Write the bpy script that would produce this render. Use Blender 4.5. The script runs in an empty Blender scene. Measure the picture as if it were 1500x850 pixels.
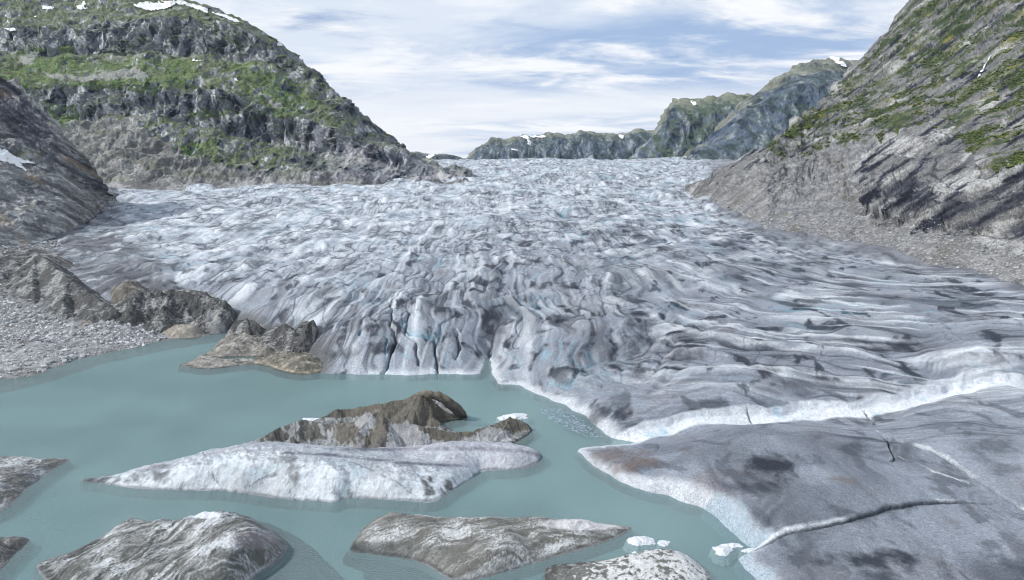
import bpy, math, random
import numpy as np

random.seed(7)
rng = np.random.default_rng(7)
scene = bpy.context.scene
COL = scene.collection

# ------------------------------------------------------------------ camera model
W, HH, F = 1500.0, 850.0, 1000.0
PITCH = math.atan(183.0 / F)
CP, SP = math.cos(PITCH), math.sin(PITCH)
H = 60.0                      # drone height above the lake, metres


def ray(px, py):
    """pixel of the photograph -> (x/y, (z-H)/y) of the ray through it"""
    a = (np.asarray(px, float) - W / 2) / F
    b = (HH / 2 - np.asarray(py, float)) / F
    fy = CP + b * SP
    return a / fy, (-SP + b * CP) / fy


def P(px, py, z=0.0):
    t, e = ray(px, py)
    y = (np.asarray(z, float) - H) / e
    return t * y, y, z + 0 * y


_OP = math.atan(210.0 / F)


def cz(px, py, z):
    """heights were read for a flatter view: keep the distance, lift the far ground to the right slope"""
    px, py, z = (np.asarray(v, float) for v in (px, py, z))
    b = (HH / 2 - py) / F
    eo = (-math.sin(_OP) + b * math.cos(_OP)) / (math.cos(_OP) + b * math.sin(_OP))
    zn = H + ray(px, py)[1] * 1.1 * (z - H) / np.minimum(eo, -1e-3)
    k = np.clip((540 - py) / 50, 0, 1) * np.clip((z - .8) / 2.5, 0, 1)
    return z + (zn - z) * k


def pix(X, Y, Z):
    z = Z - H
    fwd = Y * CP - z * SP
    up = Y * SP + z * CP
    return W / 2 + F * X / fwd, HH / 2 - F * up / fwd


# ------------------------------------------------------------------ numpy noise
_perm = np.arange(256)
np.random.RandomState(3).shuffle(_perm)
_perm = np.concatenate([_perm, _perm]).astype(np.int32)
_ang = np.random.RandomState(5).rand(256) * 2 * np.pi
_gx, _gy = np.cos(_ang).astype(np.float32), np.sin(_ang).astype(np.float32)


def perlin(x, y, seed=0):
    x = np.asarray(x, np.float64) + seed * 17.31
    y = np.asarray(y, np.float64) + seed * 9.77
    xi = np.floor(x); yi = np.floor(y)
    xf = (x - xi).astype(np.float32); yf = (y - yi).astype(np.float32)
    xi = xi.astype(np.int64) & 255; yi = yi.astype(np.int64) & 255
    xi1 = (xi + 1) & 255; yi1 = (yi + 1) & 255
    u = xf * xf * xf * (xf * (xf * 6 - 15) + 10)
    v = yf * yf * yf * (yf * (yf * 6 - 15) + 10)
    A = _perm[xi]; B = _perm[xi1]
    h00 = _perm[A + yi]; h10 = _perm[B + yi]; h01 = _perm[A + yi1]; h11 = _perm[B + yi1]
    n00 = _gx[h00] * xf + _gy[h00] * yf
    n10 = _gx[h10] * (xf - 1) + _gy[h10] * yf
    n01 = _gx[h01] * xf + _gy[h01] * (yf - 1)
    n11 = _gx[h11] * (xf - 1) + _gy[h11] * (yf - 1)
    a = n00 + u * (n10 - n00)
    b = n01 + u * (n11 - n01)
    return 1.5 * (a + v * (b - a))


def fbm(x, y, o=4, seed=0, g=0.5):
    s = 0; a = 1.0; n = 0
    for i in range(o):
        s = s + a * perlin(x, y, seed + i); n += a
        a *= g; x = x * 2.03; y = y * 2.03
    return s / n


def billow(x, y, o=4, seed=0, g=0.5):
    s = 0; a = 1.0; n = 0
    for i in range(o):
        s = s + a * np.abs(perlin(x, y, seed + i)); n += a
        a *= g; x = x * 2.03; y = y * 2.03
    return s / n


def ridged(x, y, o=4, seed=0, g=0.5):
    s = 0; a = 1.0; n = 0
    for i in range(o):
        s = s + a * (1 - np.abs(perlin(x, y, seed + i))) ** 2; n += a
        a *= g; x = x * 2.03; y = y * 2.03
    return s / n


def sstep(a, b, x):
    t = np.clip((x - a) / (b - a), 0, 1)
    return t * t * (3 - 2 * t)


def lerp(a, b, t):
    return a + (b - a) * t


ALB = 0.80


def lin(r, g, b, k=None):
    c = np.array([r, g, b]) / 255.0
    return np.where(c <= 0.04045, c / 12.92, ((c + 0.055) / 1.055) ** 2.4) * (ALB if k is None else k)


def mixc(c, col, m):
    m = np.clip(m, 0, 1)[..., None]
    return c * (1 - m) + np.asarray(col) * m


# ------------------------------------------------------------------ geometry tools
def inpoly(x, y, poly):
    p = np.asarray(poly, float)
    ins = np.zeros(np.shape(x), bool)
    n = len(p)
    for i in range(n):
        x0, y0 = p[i]; x1, y1 = p[(i + 1) % n]
        if y0 == y1:
            continue
        c = ((y0 > y) != (y1 > y))
        ins ^= c & (x < (x1 - x0) * (y - y0) / (y1 - y0) + x0)
    return ins


def pdist(x, y, line, closed=False, want_s=False):
    p = np.asarray(line, float)
    best = np.full(np.shape(x), 1e18)
    s_best = np.zeros(np.shape(x))
    n = len(p)
    for i in range(n if closed else n - 1):
        x0, y0 = p[i]; x1, y1 = p[(i + 1) % n]
        dx, dy = x1 - x0, y1 - y0
        q = dx * dx + dy * dy + 1e-12
        t = np.clip(((x - x0) * dx + (y - y0) * dy) / q, 0, 1)
        d = (x - x0 - t * dx) ** 2 + (y - y0 - t * dy) ** 2
        m = d < best
        best = np.where(m, d, best)
        if want_s:
            s_best = np.where(m, (i + t) / (n - 1), s_best)
    best = np.sqrt(best)
    return (best, s_best) if want_s else best


def sdf(x, y, poly):
    d = pdist(x, y, poly, True)
    return np.where(inpoly(x, y, poly), d, -d)


def refine(poly, n=4, jit=0.0, seed=1):
    """Catmull-Rom smoothing of a closed outline"""
    p = np.asarray(poly, float); out = []
    k = len(p)
    for i in range(k):
        a, b, c, d = p[i - 1], p[i], p[(i + 1) % k], p[(i + 2) % k]
        for j in range(n):
            t = j / n
            out.append(0.5 * ((2 * b) + (c - a) * t + (2 * a - 5 * b + 4 * c - d) * t * t
                              + (3 * b - a - 3 * c + d) * t ** 3))
    return np.array(out)


class TPS:
    def __init__(self, u, v, z, lam=1e-6, kern='tps'):
        self.k = (lambda q: np.sqrt(q + 1e-6)) if kern == 'lin' else (lambda q: 0.5 * q * np.log(q + 1e-30))
        self.u = np.asarray(u, float); self.v = np.asarray(v, float)
        n = len(self.u)
        r2 = (self.u[:, None] - self.u) ** 2 + (self.v[:, None] - self.v) ** 2
        K = np.where((r2 > 0) | (kern == 'lin'), self.k(r2), 0) + lam * np.eye(n)
        Pm = np.c_[np.ones(n), self.u, self.v]
        A = np.zeros((n + 3, n + 3)); A[:n, :n] = K; A[:n, n:] = Pm; A[n:, :n] = Pm.T
        s = np.linalg.solve(A, np.r_[np.asarray(z, float), 0, 0, 0])
        self.w, self.c = s[:n], s[n:]

    def __call__(self, u, v):
        out = self.c[0] + self.c[1] * u + self.c[2] * v
        for i in range(len(self.u)):
            r2 = (u - self.u[i]) ** 2 + (v - self.v[i]) ** 2
            out = out + self.w[i] * self.k(r2)
        return out


def build_mesh(name, V, Fq, col=None, smooth=True):
    V = np.asarray(V, np.float32); Fq = np.asarray(Fq, np.int32)
    used = np.zeros(len(V), bool); used[Fq.ravel()] = True
    remap = np.cumsum(used) - 1
    V = V[used]; Fq = remap[Fq]
    if col is not None:
        col = col[used]
    k = Fq.shape[1]
    me = bpy.data.meshes.new(name)
    me.vertices.add(len(V)); me.vertices.foreach_set('co', V.ravel())
    me.loops.add(Fq.size); me.loops.foreach_set('vertex_index', Fq.ravel().astype(np.int32))
    me.polygons.add(len(Fq))
    me.polygons.foreach_set('loop_start', np.arange(0, Fq.size, k, dtype=np.int32))
    me.polygons.foreach_set('use_smooth', np.full(len(Fq), smooth))
    me.update(calc_edges=True)
    if col is not None:
        at = me.color_attributes.new('col', 'FLOAT_COLOR', 'POINT')
        at.data.foreach_set('color', np.c_[np.clip(col, 0, 1), np.ones(len(col))].astype(np.float32).ravel())
    return me


def grid_faces(R, C, keep=None):
    i = np.arange(R * C).reshape(R, C)
    f = np.stack([i[:-1, :-1], i[:-1, 1:], i[1:, 1:], i[1:, :-1]], -1)
    if keep is not None:
        kf = keep[:-1, :-1] | keep[:-1, 1:] | keep[1:, 1:] | keep[1:, :-1]
        return f[kf]
    return f.reshape(-1, 4)


def link(name, me, mat, parent=None, **props):
    o = bpy.data.objects.new(name, me)
    COL.objects.link(o)
    if me is not None:
        if not me.materials:
            me.materials.append(mat)
    if parent is not None:
        o.parent = parent
    for k, v in props.items():
        o[k] = v
    return o


def grid_obj(name, X, Y, Z, col, mat, keep=None, parent=None, smooth=True, **props):
    R, C = X.shape
    V = np.stack([X, Y, Z], -1).reshape(-1, 3)
    me = build_mesh(name, V, grid_faces(R, C, keep), col.reshape(-1, 3), smooth)
    return link(name, me, mat, parent, **props)


def normals(X, Y, Z):
    V = np.stack([X, Y, Z], -1)
    N = np.cross(np.gradient(V, axis=1), np.gradient(V, axis=0))
    N /= np.linalg.norm(N, axis=-1, keepdims=True) + 1e-12
    N *= np.where(N[..., 2:] < 0, -1, 1)
    return N


# ------------------------------------------------------------------ materials
def attr_mat(name, rough=0.75, spec=0.3, fine=1.0, amp=0.25, bumps=((1.0, 0.3),), speck=None, grain=None):
    """vertex colour (albedo) times fine procedural variation, with bump"""
    m = bpy.data.materials.new(name); m.use_nodes = True
    nt = m.node_tree; N, L = nt.nodes, nt.links
    b = N['Principled BSDF']
    b.inputs['Roughness'].default_value = rough
    b.inputs['Specular IOR Level'].default_value = spec
    at = N.new('ShaderNodeAttribute'); at.attribute_name = 'col'
    tc = N.new('ShaderNodeTexCoord')
    nz = N.new('ShaderNodeTexNoise'); nz.inputs['Scale'].default_value = fine
    nz.inputs['Detail'].default_value = 8; nz.inputs['Roughness'].default_value = 0.7
    L.new(tc.outputs['Object'], nz.inputs['Vector'])
    mr = N.new('ShaderNodeMapRange'); mr.inputs['From Min'].default_value = 0.3
    mr.inputs['From Max'].default_value = 0.7
    mr.inputs['To Min'].default_value = 1 - amp; mr.inputs['To Max'].default_value = 1 + amp
    L.new(nz.outputs['Fac'], mr.inputs['Value'])
    mx = N.new('ShaderNodeVectorMath'); mx.operation = 'SCALE'
    L.new(at.outputs['Color'], mx.inputs[0]); L.new(mr.outputs['Result'], mx.inputs['Scale'])
    out = mx.outputs[0]
    if speck:
        sc, thr, colr, fac = speck
        vz = N.new('ShaderNodeTexNoise'); vz.inputs['Scale'].default_value = sc
        vz.inputs['Detail'].default_value = 3; vz.inputs['Roughness'].default_value = 0.8
        L.new(tc.outputs['Object'], vz.inputs['Vector'])
        r2 = N.new('ShaderNodeMapRange'); r2.inputs['From Min'].default_value = thr
        r2.inputs['From Max'].default_value = thr + 0.08
        r2.inputs['To Max'].default_value = fac
        L.new(vz.outputs['Fac'], r2.inputs['Value'])
        mc = N.new('ShaderNodeMix'); mc.data_type = 'RGBA'
        L.new(r2.outputs['Result'], mc.inputs[0]); L.new(out, mc.inputs[6])
        mc.inputs[7].default_value = (*colr, 1)
        out = mc.outputs[2]
    if grain:
        gs, ga = grain
        gn = N.new('ShaderNodeTexNoise'); gn.inputs['Scale'].default_value = gs
        gn.inputs['Detail'].default_value = 2; gn.inputs['Roughness'].default_value = 0.8
        L.new(tc.outputs['Object'], gn.inputs['Vector'])
        gr_ = N.new('ShaderNodeMapRange'); gr_.inputs['From Min'].default_value = 0.3; gr_.inputs['From Max'].default_value = 0.7
        gr_.inputs['To Min'].default_value = 1 - ga; gr_.inputs['To Max'].default_value = 1 + ga
        L.new(gn.outputs['Fac'], gr_.inputs['Value'])
        gm = N.new('ShaderNodeVectorMath'); gm.operation = 'SCALE'
        L.new(out, gm.inputs[0]); L.new(gr_.outputs['Result'], gm.inputs['Scale'])
        out = gm.outputs[0]
    L.new(out, b.inputs['Base Color'])
    prev = None
    for sc, dist in bumps:
        n2 = N.new('ShaderNodeTexNoise'); n2.inputs['Scale'].default_value = sc
        n2.inputs['Detail'].default_value = 8; n2.inputs['Roughness'].default_value = 0.65
        L.new(tc.outputs['Object'], n2.inputs['Vector'])
        bp = N.new('ShaderNodeBump'); bp.inputs['Distance'].default_value = dist
        bp.inputs['Strength'].default_value = 1.0
        L.new(n2.outputs['Fac'], bp.inputs['Height'])
        if prev is not None:
            L.new(prev.outputs['Normal'], bp.inputs['Normal'])
        prev = bp
    if prev is not None:
        L.new(prev.outputs['Normal'], b.inputs['Normal'])
    return m


M_GLACIER = attr_mat('glacier_ice', 0.6, 0.25, 1.6, 0.26, ((0.6, 0.5), (3.0, 0.2)), (3.6, 0.585, (0.10, 0.11, 0.13), 0.6), grain=(5.5, .42))
M_BERG = attr_mat('iceberg_ice', 0.55, 0.3, 1.2, 0.18, ((0.6, 0.35), (3.0, 0.15)), (4.0, 0.64, (0.12, 0.12, 0.12), 0.3), grain=(7.0, .36))
M_DIRT = attr_mat('debris', 0.9, 0.15, 0.7, 0.3, ((0.5, 0.6), (2.5, 0.25)), (3.0, 0.63, (0.42, 0.42, 0.41), 0.6), grain=(5.0, .4))
M_MORAINE = attr_mat('moraine_rubble', 0.9, 0.15, 0.6, 0.35, ((0.35, 0.9), (1.5, 0.5)), (1.6, 0.60, (0.07, 0.075, 0.08), 0.7))
M_ROCK = attr_mat('mountain_rock', 0.9, 0.15, 0.25, 0.35, ((0.08, 3.0), (0.4, 1.0)), grain=(.6, .4))
M_SLOPE = attr_mat('slope_rock', 0.9, 0.15, 0.45, 0.45, ((0.15, 3.0), (0.7, 1.1)), grain=(1.4, .4))
M_FAR = attr_mat('far_rock', 0.9, 0.15, 0.08, 0.5, ((0.03, 12.0), (0.15, 4.0)), grain=(.3, .4))
M_SNOW = attr_mat('snow', 0.6, 0.2, 0.05, 0.05, ((0.1, 0.6),))

# ------------------------------------------------------------------ glacier
GC = [
 # far crest and upper basin
 (640,246,30),(700,236,32),(800,234,33),(900,236,32),(1000,234,32.5),(1070,232,33),(1150,236,32),
 (100,273,22),(300,270,22),(450,268,22.5),(600,264,23),(690,258,25),(800,258,25.5),(900,258,25.5),(1020,256,26),
 (-200,275,22),(-200,320,18),(-200,370,13),(-200,420,9),
 (150,305,18),(300,300,18),(500,300,18),(700,290,19.5),(900,290,19.5),(1000,285,20),(1120,290,20),
 (60,350,14),(300,345,14.5),(500,340,15),(700,335,15.5),(900,335,16),(1060,320,17),(1200,345,16),(1350,360,16),
 (60,400,9),(160,390,11),(300,395,11.5),(500,390,12.5),(700,385,13),(900,385,13),(1100,380,14),(1300,390,14),(1450,408,14),(1600,440,13),
 (180,430,9),(330,440,9),(450,440,10),(600,440,11),(750,440,11),(900,440,11),(1050,440,11.5),(1200,440,12),(1400,450,12),(1600,480,11),
 (270,460,7),(400,478,6.5),(480,480,8),(600,480,9.5),(700,480,8.5),(850,480,9.5),(1000,480,10),(1200,490,10),(1400,500,10),(1600,520,9),
 (450,515,3.5),(530,510,6),(620,505,7),(690,508,5.5),(713,505,3.5),(760,505,6.5),(850,515,7.5),(950,525,8),(1100,530,8),(1300,530,8.3),(1500,530,8.5),
 (500,530,3.8),(560,530,3.8),(620,530,3.8),(690,530,2.6),(740,535,3),(800,545,4),(900,560,5),(1000,565,6),(1100,560,6.3),(1250,555,6.5),(1500,545,7),
 (520,546,1.5),(600,546,1.5),(680,545,1.5),(760,560,1.4),(800,576,1.4),(850,598,1.4),(893,632,1.3),
 # lip above the long white scarp
 (930,628,2.0),(1000,610,3.0),(1100,599,3.2),(1200,590,3.4),(1240,588,3.6),(1300,583,3.8),(1350,574,4.0),(1400,565,4.3),(1500,557,4.5),(1650,545,5),
 # trough at its foot
 (930,645,0.3),(1000,640,0.6),(1100,621,0.6),(1200,617,0.8),(1260,627,1.0),(1310,604,1.8),(1350,592,2.5),(1400,578,3.0),(1500,569,3.4),(1650,560,4),
 # near lobe
 (880,656,0.9),(940,650,1.8),(1000,642,2.5),(1070,624,4.0),(1130,620,5.0),(1200,623,5.0),(1260,632,4.2),
 (900,690,1.5),(960,690,2.5),(1000,700,3.0),(1050,700,4.0),(1100,660,5.0),(1150,680,5.2),(1200,660,5.0),(1200,720,5.0),(1250,700,4.8),
 (1300,680,4.0),(1350,700,4.0),(1400,720,3.8),(1300,738,4.5),(1200,768,4.0),(1150,780,3.5),(1000,728,2.6),(1040,738,3.0),(1075,760,3.0),(1100,785,2.6),
 # lower right slab
 (1130,812,1.8),(1160,825,2.6),(1200,800,3.0),(1300,770,3.3),(1400,752,3.3),(1500,762,3.5),(1300,830,3.6),(1200,850,3.0),(1500,850,3.8),(1650,800,4),(1200,900,3.0),(1500,920,3.5),(1700,900,3.5),
 # right hand swells
 (1350,588,4.6),(1400,576,5.0),(1500,567,5.4),(1600,563,5.4),(1400,598,4.8),(1450,606,4.6),(1500,598,5.2),
 (1400,613,3.2),(1460,619,3.4),(1300,630,4.2),(1350,620,4.7),(1400,617,4.8),(1440,621,4.8),(1480,627,4.6),(1520,612,5.2),
 (1400,650,5.0),(1450,660,5.0),(1500,680,5.0),(1310,645,3.7),(1400,680,3.5),(1440,710,3.2),(1500,745,3.1),(1600,680,5),
]
GC = np.array(GC, float)
gx, gy, gz = P(GC[:, 0], GC[:, 1], cz(GC[:, 0], GC[:, 1], GC[:, 2]))
gt, gl = gx / gy, np.log(gy)
extra = [(t, Y, z) for Y, z in ((1800, 62), (2300, 30)) for t in (-.9, -.5, -.15, .1, .35, .7)]
extra = np.array(extra)
base_tps = TPS(np.r_[gt, extra[:, 0]], np.r_[gl, np.log(extra[:, 1])], np.r_[gz, extra[:, 2]], 2e-4)


def base_z(X, Y):
    return base_tps(X / Y, np.log(Y))


def poly_world(pts, z=0.0):
    a = np.array(pts, float)
    x, y, _ = P(a[:, 0], a[:, 1], z if a.shape[1] < 3 else cz(a[:, 0], a[:, 1], a[:, 2]))
    return np.c_[x, y]


ICE_EDGE = [(470,546),(520,549),(560,549),(600,550),(640,548),(680,549),(703,547),(708,538),(713,527),(719,540),(724,556),(732,563),(760,565),(780,574),(800,583),
            (825,593),(850,606),(872,622),(886,636),(897,642),(920,646),(932,648),(925,651),(880,655),(850,657),(845,661),(858,672),(872,682),
            (890,694),(910,706),(930,716),(950,722),(980,725),(1000,735),(1022,741),(1040,750),(1055,761),(1075,782),(1090,795),(1108,806),
            (1085,820),(1095,833),(1108,848),(1116,865),(1120,900),(1125,960)]
ice_front = poly_world(ICE_EDGE)
ice_left = poly_world([(455,534),(430,522),(405,510),(370,505),(345,494),(330,486),(300,484),(270,480)])[::-1]
ice_left2 = poly_world([(-600,470,8),(-300,440,7),(0,440,6),(80,452,5),(150,465,3),(190,475,1.5),(230,478,1)])
ice_poly = np.vstack([ice_left2, ice_left, ice_front, [[110, 60], [400, 60], [2500, 2400], [-2500, 2400]]])

NR, NC = 1400, 1420
s0, s1 = 50 / 62.0, 50 / 2100.0
# row spacing: blend of even on screen and even in log distance
yy = np.exp(np.linspace(math.log(62), math.log(2100), 20001))
dens = 0.55 * (50 / yy) / (s0 - s1) + 0.45 / math.log(2100 / 62.0)
cum = np.concatenate([[0], np.cumsum(0.5 * (dens[1:] + dens[:-1]) * np.diff(np.log(yy)))]); cum /= cum[-1]
Yr = np.interp(np.linspace(0, 1, NR), cum, yy)
Tc = np.linspace(-0.98, 1.0, NC)
Yg = np.repeat(Yr[:, None], NC, 1)
Xg = Yg * Tc[None, :]
Z0 = base_z(Xg, Yg)
PX, PY = pix(Xg, Yg, Z0)

edge_n = fbm(Xg / 6, Yg / 6, 3, 40) * 1.0
SD = sdf(Xg, Yg, ice_poly) + edge_n * np.clip(Yg / 150, .5, 1.5)

# flow coordinates: the ice splays outwards like a stagnation flow in front of the lake
wx = fbm(Xg / 60, Yg / 60, 3, 11) * 9
wy = fbm(Xg / 60, Yg / 60, 3, 12) * 9
dx, dy = Xg + wx + 20, np.maximum(Yg + wy - 128, 2)
rr = np.hypot(dx, dy); al_ = np.arctan2(dx, dy)
fu, fv = rr * np.sin(2 * al_) * .62, -rr * np.cos(2 * al_) * .62

near = sstep(178, 140, Yg) * sstep(-5, 25, Xg)              # smooth slabs by the channel
righty = sstep(20, 95, Xg) * sstep(420, 250, Yg)
far = sstep(260, 600, Yg)
front = sstep(60, 15, SD) * sstep(40, 0, Xg) * sstep(260, 200, Yg)

mid = sstep(210, 480, Yg)
wk = lerp(11, 3, sstep(200, 320, Yg))
w2x = fbm(Xg / 22, Yg / 22, 2, 13) * wk; w2y = fbm(Xg / 22, Yg / 22, 2, 14) * wk
fu2, fv2 = fu + w2x * .6, fv + w2y
fr = 6.2; fl = 66.0; LA, LB, CA, CB = 9.5, 38.0, 30.0, 12.0
flowr = billow(fu2 / fr, fv2 / fl, 4, 21, 0.42)               # long splayed folds with sharp valleys
lens = billow(fu2 / LA, fv2 / LB, 4, 25, 0.42)                # lens shaped blocks between creases
cross = billow(fu2 / CA + 5, fv2 / CB, 3, 28, 0.42)           # cross crevasses
lump = billow(Xg / 8 + w2x / 8, Yg / 9, 4, 31, 0.5)
serac = ridged(Xg / 34 + wx / 15, Yg / 30, 5, 35, 0.6)
swell = fbm(Xg / 60, Yg / 70, 3, 38)
amp_flow = lerp(.8, 1.9, righty) * lerp(1, 0.10, near) * lerp(1, .6, mid)
amp_len = lerp(3.6, .8, righty) * lerp(1, 0.10, near) * lerp(1, .30, mid)
amp_crs = lerp(3.2, 0.8, righty) * lerp(1, 0.10, near) * lerp(1, .6, mid)
amp_lump = lerp(.6, 0.25, righty) * lerp(1, 0.12, near)
amp_ser = 4.5 * sstep(500, 900, Yg) * sstep(1900, 1500, Yg)
amp_sw = lerp(3.6, 2.6, righty) * lerp(1, 0.2, near) * lerp(1, 2.4, far)
rel = amp_flow * (flowr - .27) + amp_len * (lens - .27) + amp_crs * (cross - .27) + amp_lump * (lump - .3) + amp_ser * (serac - .55) + amp_sw * swell
# big splayed crevasses at the calving front, running back from the water
fc = np.abs(perlin(fu / 17 + .6 * perlin(Xg / 14, Yg / 14, 50), fv / 60, 51))
crev = sstep(0.05, 0.0, fc) * front * sstep(-.1, .25, perlin(fu / 30, fv / 30, 52))
rel = rel - 2.2 * crev
inside = sstep(0, 12, SD)
Zg = Z0 + rel * (0.25 + .75 * inside) * lerp(1, .45, sstep(26, 6, SD) * sstep(20, 0, Xg))
ew = np.where(Xg > 20, 1.0, lerp(2.2, 8.0, sstep(20, -5, Xg))) + np.where((Xg < -45) & (Yg < 260), 1.5, 0)
Zice = np.maximum(Zg, 0.5) * (1 - np.exp(-np.maximum(SD, 0) / ew)) + 0.1
Zg = np.where(SD > 0, Zice, 0.1 + SD * 2.0)
# the long white scarp: a sharp step with a scalloped lip
scarp_top = poly_world([(880,640,1),(897,638,1),(930,628,2.0),(1000,610,3.0),(1100,599,3.2),(1200,590,3.4),(1240,588,3.6),(1300,583,3.8),(1350,574,4.0),(1400,565,4.3),(1500,557,4.5),(1650,545,5),(1800,535,5)])
bb = (Yg > 100) & (Yg < 185) & (Xg > 5)
xs, ys = Xg[bb], Yg[bb]
dd = pdist(xs, ys, scarp_top)
dd = np.where(ys > np.interp(xs, scarp_top[:, 0], scarp_top[:, 1]), dd, -dd)
dd = dd + .9 * fbm(xs / 7, ys / 7, 3, 64) + 2.6 * (billow(xs / 15, ys / 15, 3, 65, .45) - .3)
DSC = np.full(Zg.shape, 99.0); DSC[bb] = dd
Zg[bb] += np.where(SD[bb] > 1, 1.0, 0) * (1.0 + .9 * fbm(xs / 11, ys / 11, 3, 67)) * np.tanh(dd / .4) * np.exp(-np.abs(dd) / 4.5) * sstep(10, 40, xs)
# the parted slab edge in the lower right corner: a low step with a thin gap
ln = poly_world([(1100,812,.6),(1108,806,1),(1118,797,2),(1150,785,2.8),(1200,775,3.4),(1250,763,3.6),(1300,750,3.6),(1350,742,3.4),(1400,738,3.3),(1450,737,3.2),(1480,730,3.2)])
bb = (Yg > 80) & (Yg < 125) & (Xg > 20) & (Xg < 100)
xs, ys = Xg[bb], Yg[bb]
d0, sp = pdist(xs, ys, ln, want_s=True)
o_ = np.argsort(ln[:, 0])
d0 = np.where(ys > np.interp(xs, ln[o_, 0], ln[o_, 1]), d0, -d0) + .35 * fbm(xs / 2.2, ys / 2.2, 4, 66)
fade = sstep(1.0, .75, sp) * sstep(0, .03, sp)
Zg[bb] += fade * (.18 * np.tanh(d0 / .4) * np.exp(-np.abs(d0) / 6.0) - .6 * np.exp(-((d0 + .3) / .17) ** 2))
LIP = np.zeros_like(Zg); GAP = np.zeros_like(Zg)
LIP[bb] = fade * sstep(-.2, .0, d0) * sstep(1.3 - sp, .15, d0) * sstep(-.25, .15, fbm(xs / 7, ys / 7, 3, 68) + .42 - sp * 1.0)
GAP[bb] = fade * np.exp(-((d0 + .3) / (.16 + .4 * sstep(.35, .6, sp) * sstep(.9, .6, sp))) ** 2)
# open cracks on the near slabs
CRACKS = [  # polyline px,py,z ; half width m ; depth
 ([(1285,632,3.8),(1300,645,3.7),(1310,672,3.8),(1306,678,3.8)], 0.4, 1.4),
 ([(1310,645,3.7),(1360,662,3.6),(1400,680,3.5),(1440,710,3.2),(1500,745,3.1),(1600,790,3.2)], 0.7, .8),
 ([(1320,672,3.8),(1370,690,3.8),(1430,712,3.3)], 0.35, .6),
 ([(1095,600,3),(1105,612,2),(1112,624,1)], 0.35, 1.6),
 ([(1270,588,4),(1280,600,3.5),(1285,612,2.5)], 0.5, 1.5),
 ([(635,490,8),(640,520,5),(642,545,1.5)], 0.5, 2.6),
 ([(668,480,8.5),(672,500,6.5),(668,520,4)], 0.8, 2.4),
 ([(720,478,8.5),(716,500,4),(714,530,2)], 1.0, 2.4),
 ([(575,455,10),(572,480,8.5),(582,500,6.5),(560,530,4),(540,547,1.5)], 0.7, 2.2),
 ([(600,460,9.5),(592,485,8.5),(610,500,7),(612,515,6)], 0.6, 2.0),
]
crackm = np.zeros_like(Zg); crackw = np.zeros_like(Zg)
for pts, w, d in CRACKS:
    ln = poly_world(pts)
    bb = (Xg > ln[:, 0].min() - 8) & (Xg < ln[:, 0].max() + 8) & (Yg > ln[:, 1].min() - 8) & (Yg < ln[:, 1].max() + 8)
    xs, ys = Xg[bb], Yg[bb]
    wob = fbm(xs / 2.5, ys / 2.5, 3, 61) * .9
    dd = pdist(xs + wob, ys + wob * .6, ln)
    w = w * .62
    g = np.exp(-(dd / w) ** 2)
    Zg[bb] -= d * g
    crackm[bb] = np.maximum(crackm[bb], g)
    d2 = pdist(xs + wob, ys + wob * .6 - 2.2 * w, ln)
    crackw[bb] = np.maximum(crackw[bb], np.exp(-(d2 / (1.3 * w)) ** 2) * sstep(-.3, .1, fbm(xs / 6, ys / 6, 2, 62)))

# --- colour of the ice (albedo)
C_GREY = lin(154, 161, 171); C_PALE = lin(198, 206, 214); C_WHITE = lin(240, 244, 248); C_BLUE = lin(130, 190, 208)
C_DARK = lin(40, 46, 58); C_PINK = lin(150, 146, 150); C_BROWN = lin(118, 104, 96); C_DEB = lin(98, 98, 97)
paleness = np.clip(sstep(950, 350, PX) * sstep(520, 330, PY) * .8 + sstep(370, 270, PY) * .75, 0, 1)
paleness = np.clip(paleness - .45 * righty, 0, 1)
col = C_GREY[None, None, :] + np.zeros(Zg.shape + (3,))
col = mixc(col, C_PALE, paleness * .75 + .6 * fbm(fu2 / 16, fv2 / 50, 3, 71))
col = mixc(col, C_PINK, sstep(.08, .35, fbm(Xg / 14, Yg / 14, 4, 77)) * .4)
col = mixc(col, C_BROWN, sstep(.30, .48, fbm(Xg / 9, Yg / 12, 4, 79)) * .35)
# bare ice on the crests of the folds
crest = sstep(.24, .46, lens * lerp(.55, .2, righty) + flowr * lerp(.25, .6, righty) + cross * .2) * lerp(1, .15, near)
crest = crest * sstep(-.35, .2, fbm(fu2 / 9, fv2 / 30, 3, 72) + .25 * paleness)
col = mixc(col, C_WHITE, crest * lerp(.6, .85, paleness))
# grime drawn out along the flow, dust blots, black dashes
grime = fbm(fu2 / 6, fv2 / 36, 5, 73, .60)
grime2 = fbm(fu2 / 2.8, fv2 / 26, 4, 74, .6)
blot = fbm(Xg / 8 + w2x / 9, Yg / 13, 5, 75, .58)
loc = sstep(-.2, .25, fbm(Xg / 45, Yg / 60, 3, 76))
col = mixc(col, C_DARK, sstep(.10, .42, grime) * lerp(.8, .5, paleness) * (.3 + .7 * loc))
col = mixc(col, C_DARK, sstep(.14, .36, grime2) * lerp(.85, .5, paleness) * lerp(1, .35, near) * (.3 + .7 * loc))
col = mixc(col, C_DARK, sstep(.15, .36, blot + .1 * loc) * lerp(1.0, .5, paleness) * lerp(1, .5, near))
soot = sstep(520, 900, PX + .6 * (PY - 400)) * sstep(318, 385, PY) * lerp(1, .5, near)
col = mixc(col, lin(84, 90, 100), soot * (.10 + .8 * np.clip(fbm(fu2 / 20, fv2 / 60, 4, 100, .55) + .1, 0, 1)))
broad = fbm(fu2 / 15, fv2 / 48, 4, 101, .5)
col = mixc(col, C_DARK, sstep(.1, .45, broad) * lerp(.6, .3, paleness) * lerp(1, .5, near))
far_fl = fbm(Xg / 15, Yg / 15, 5, 78, .64)
col = mixc(col, C_DARK, sstep(.13, .36, far_fl) * .6 * sstep(230, 380, Yg))
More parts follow.
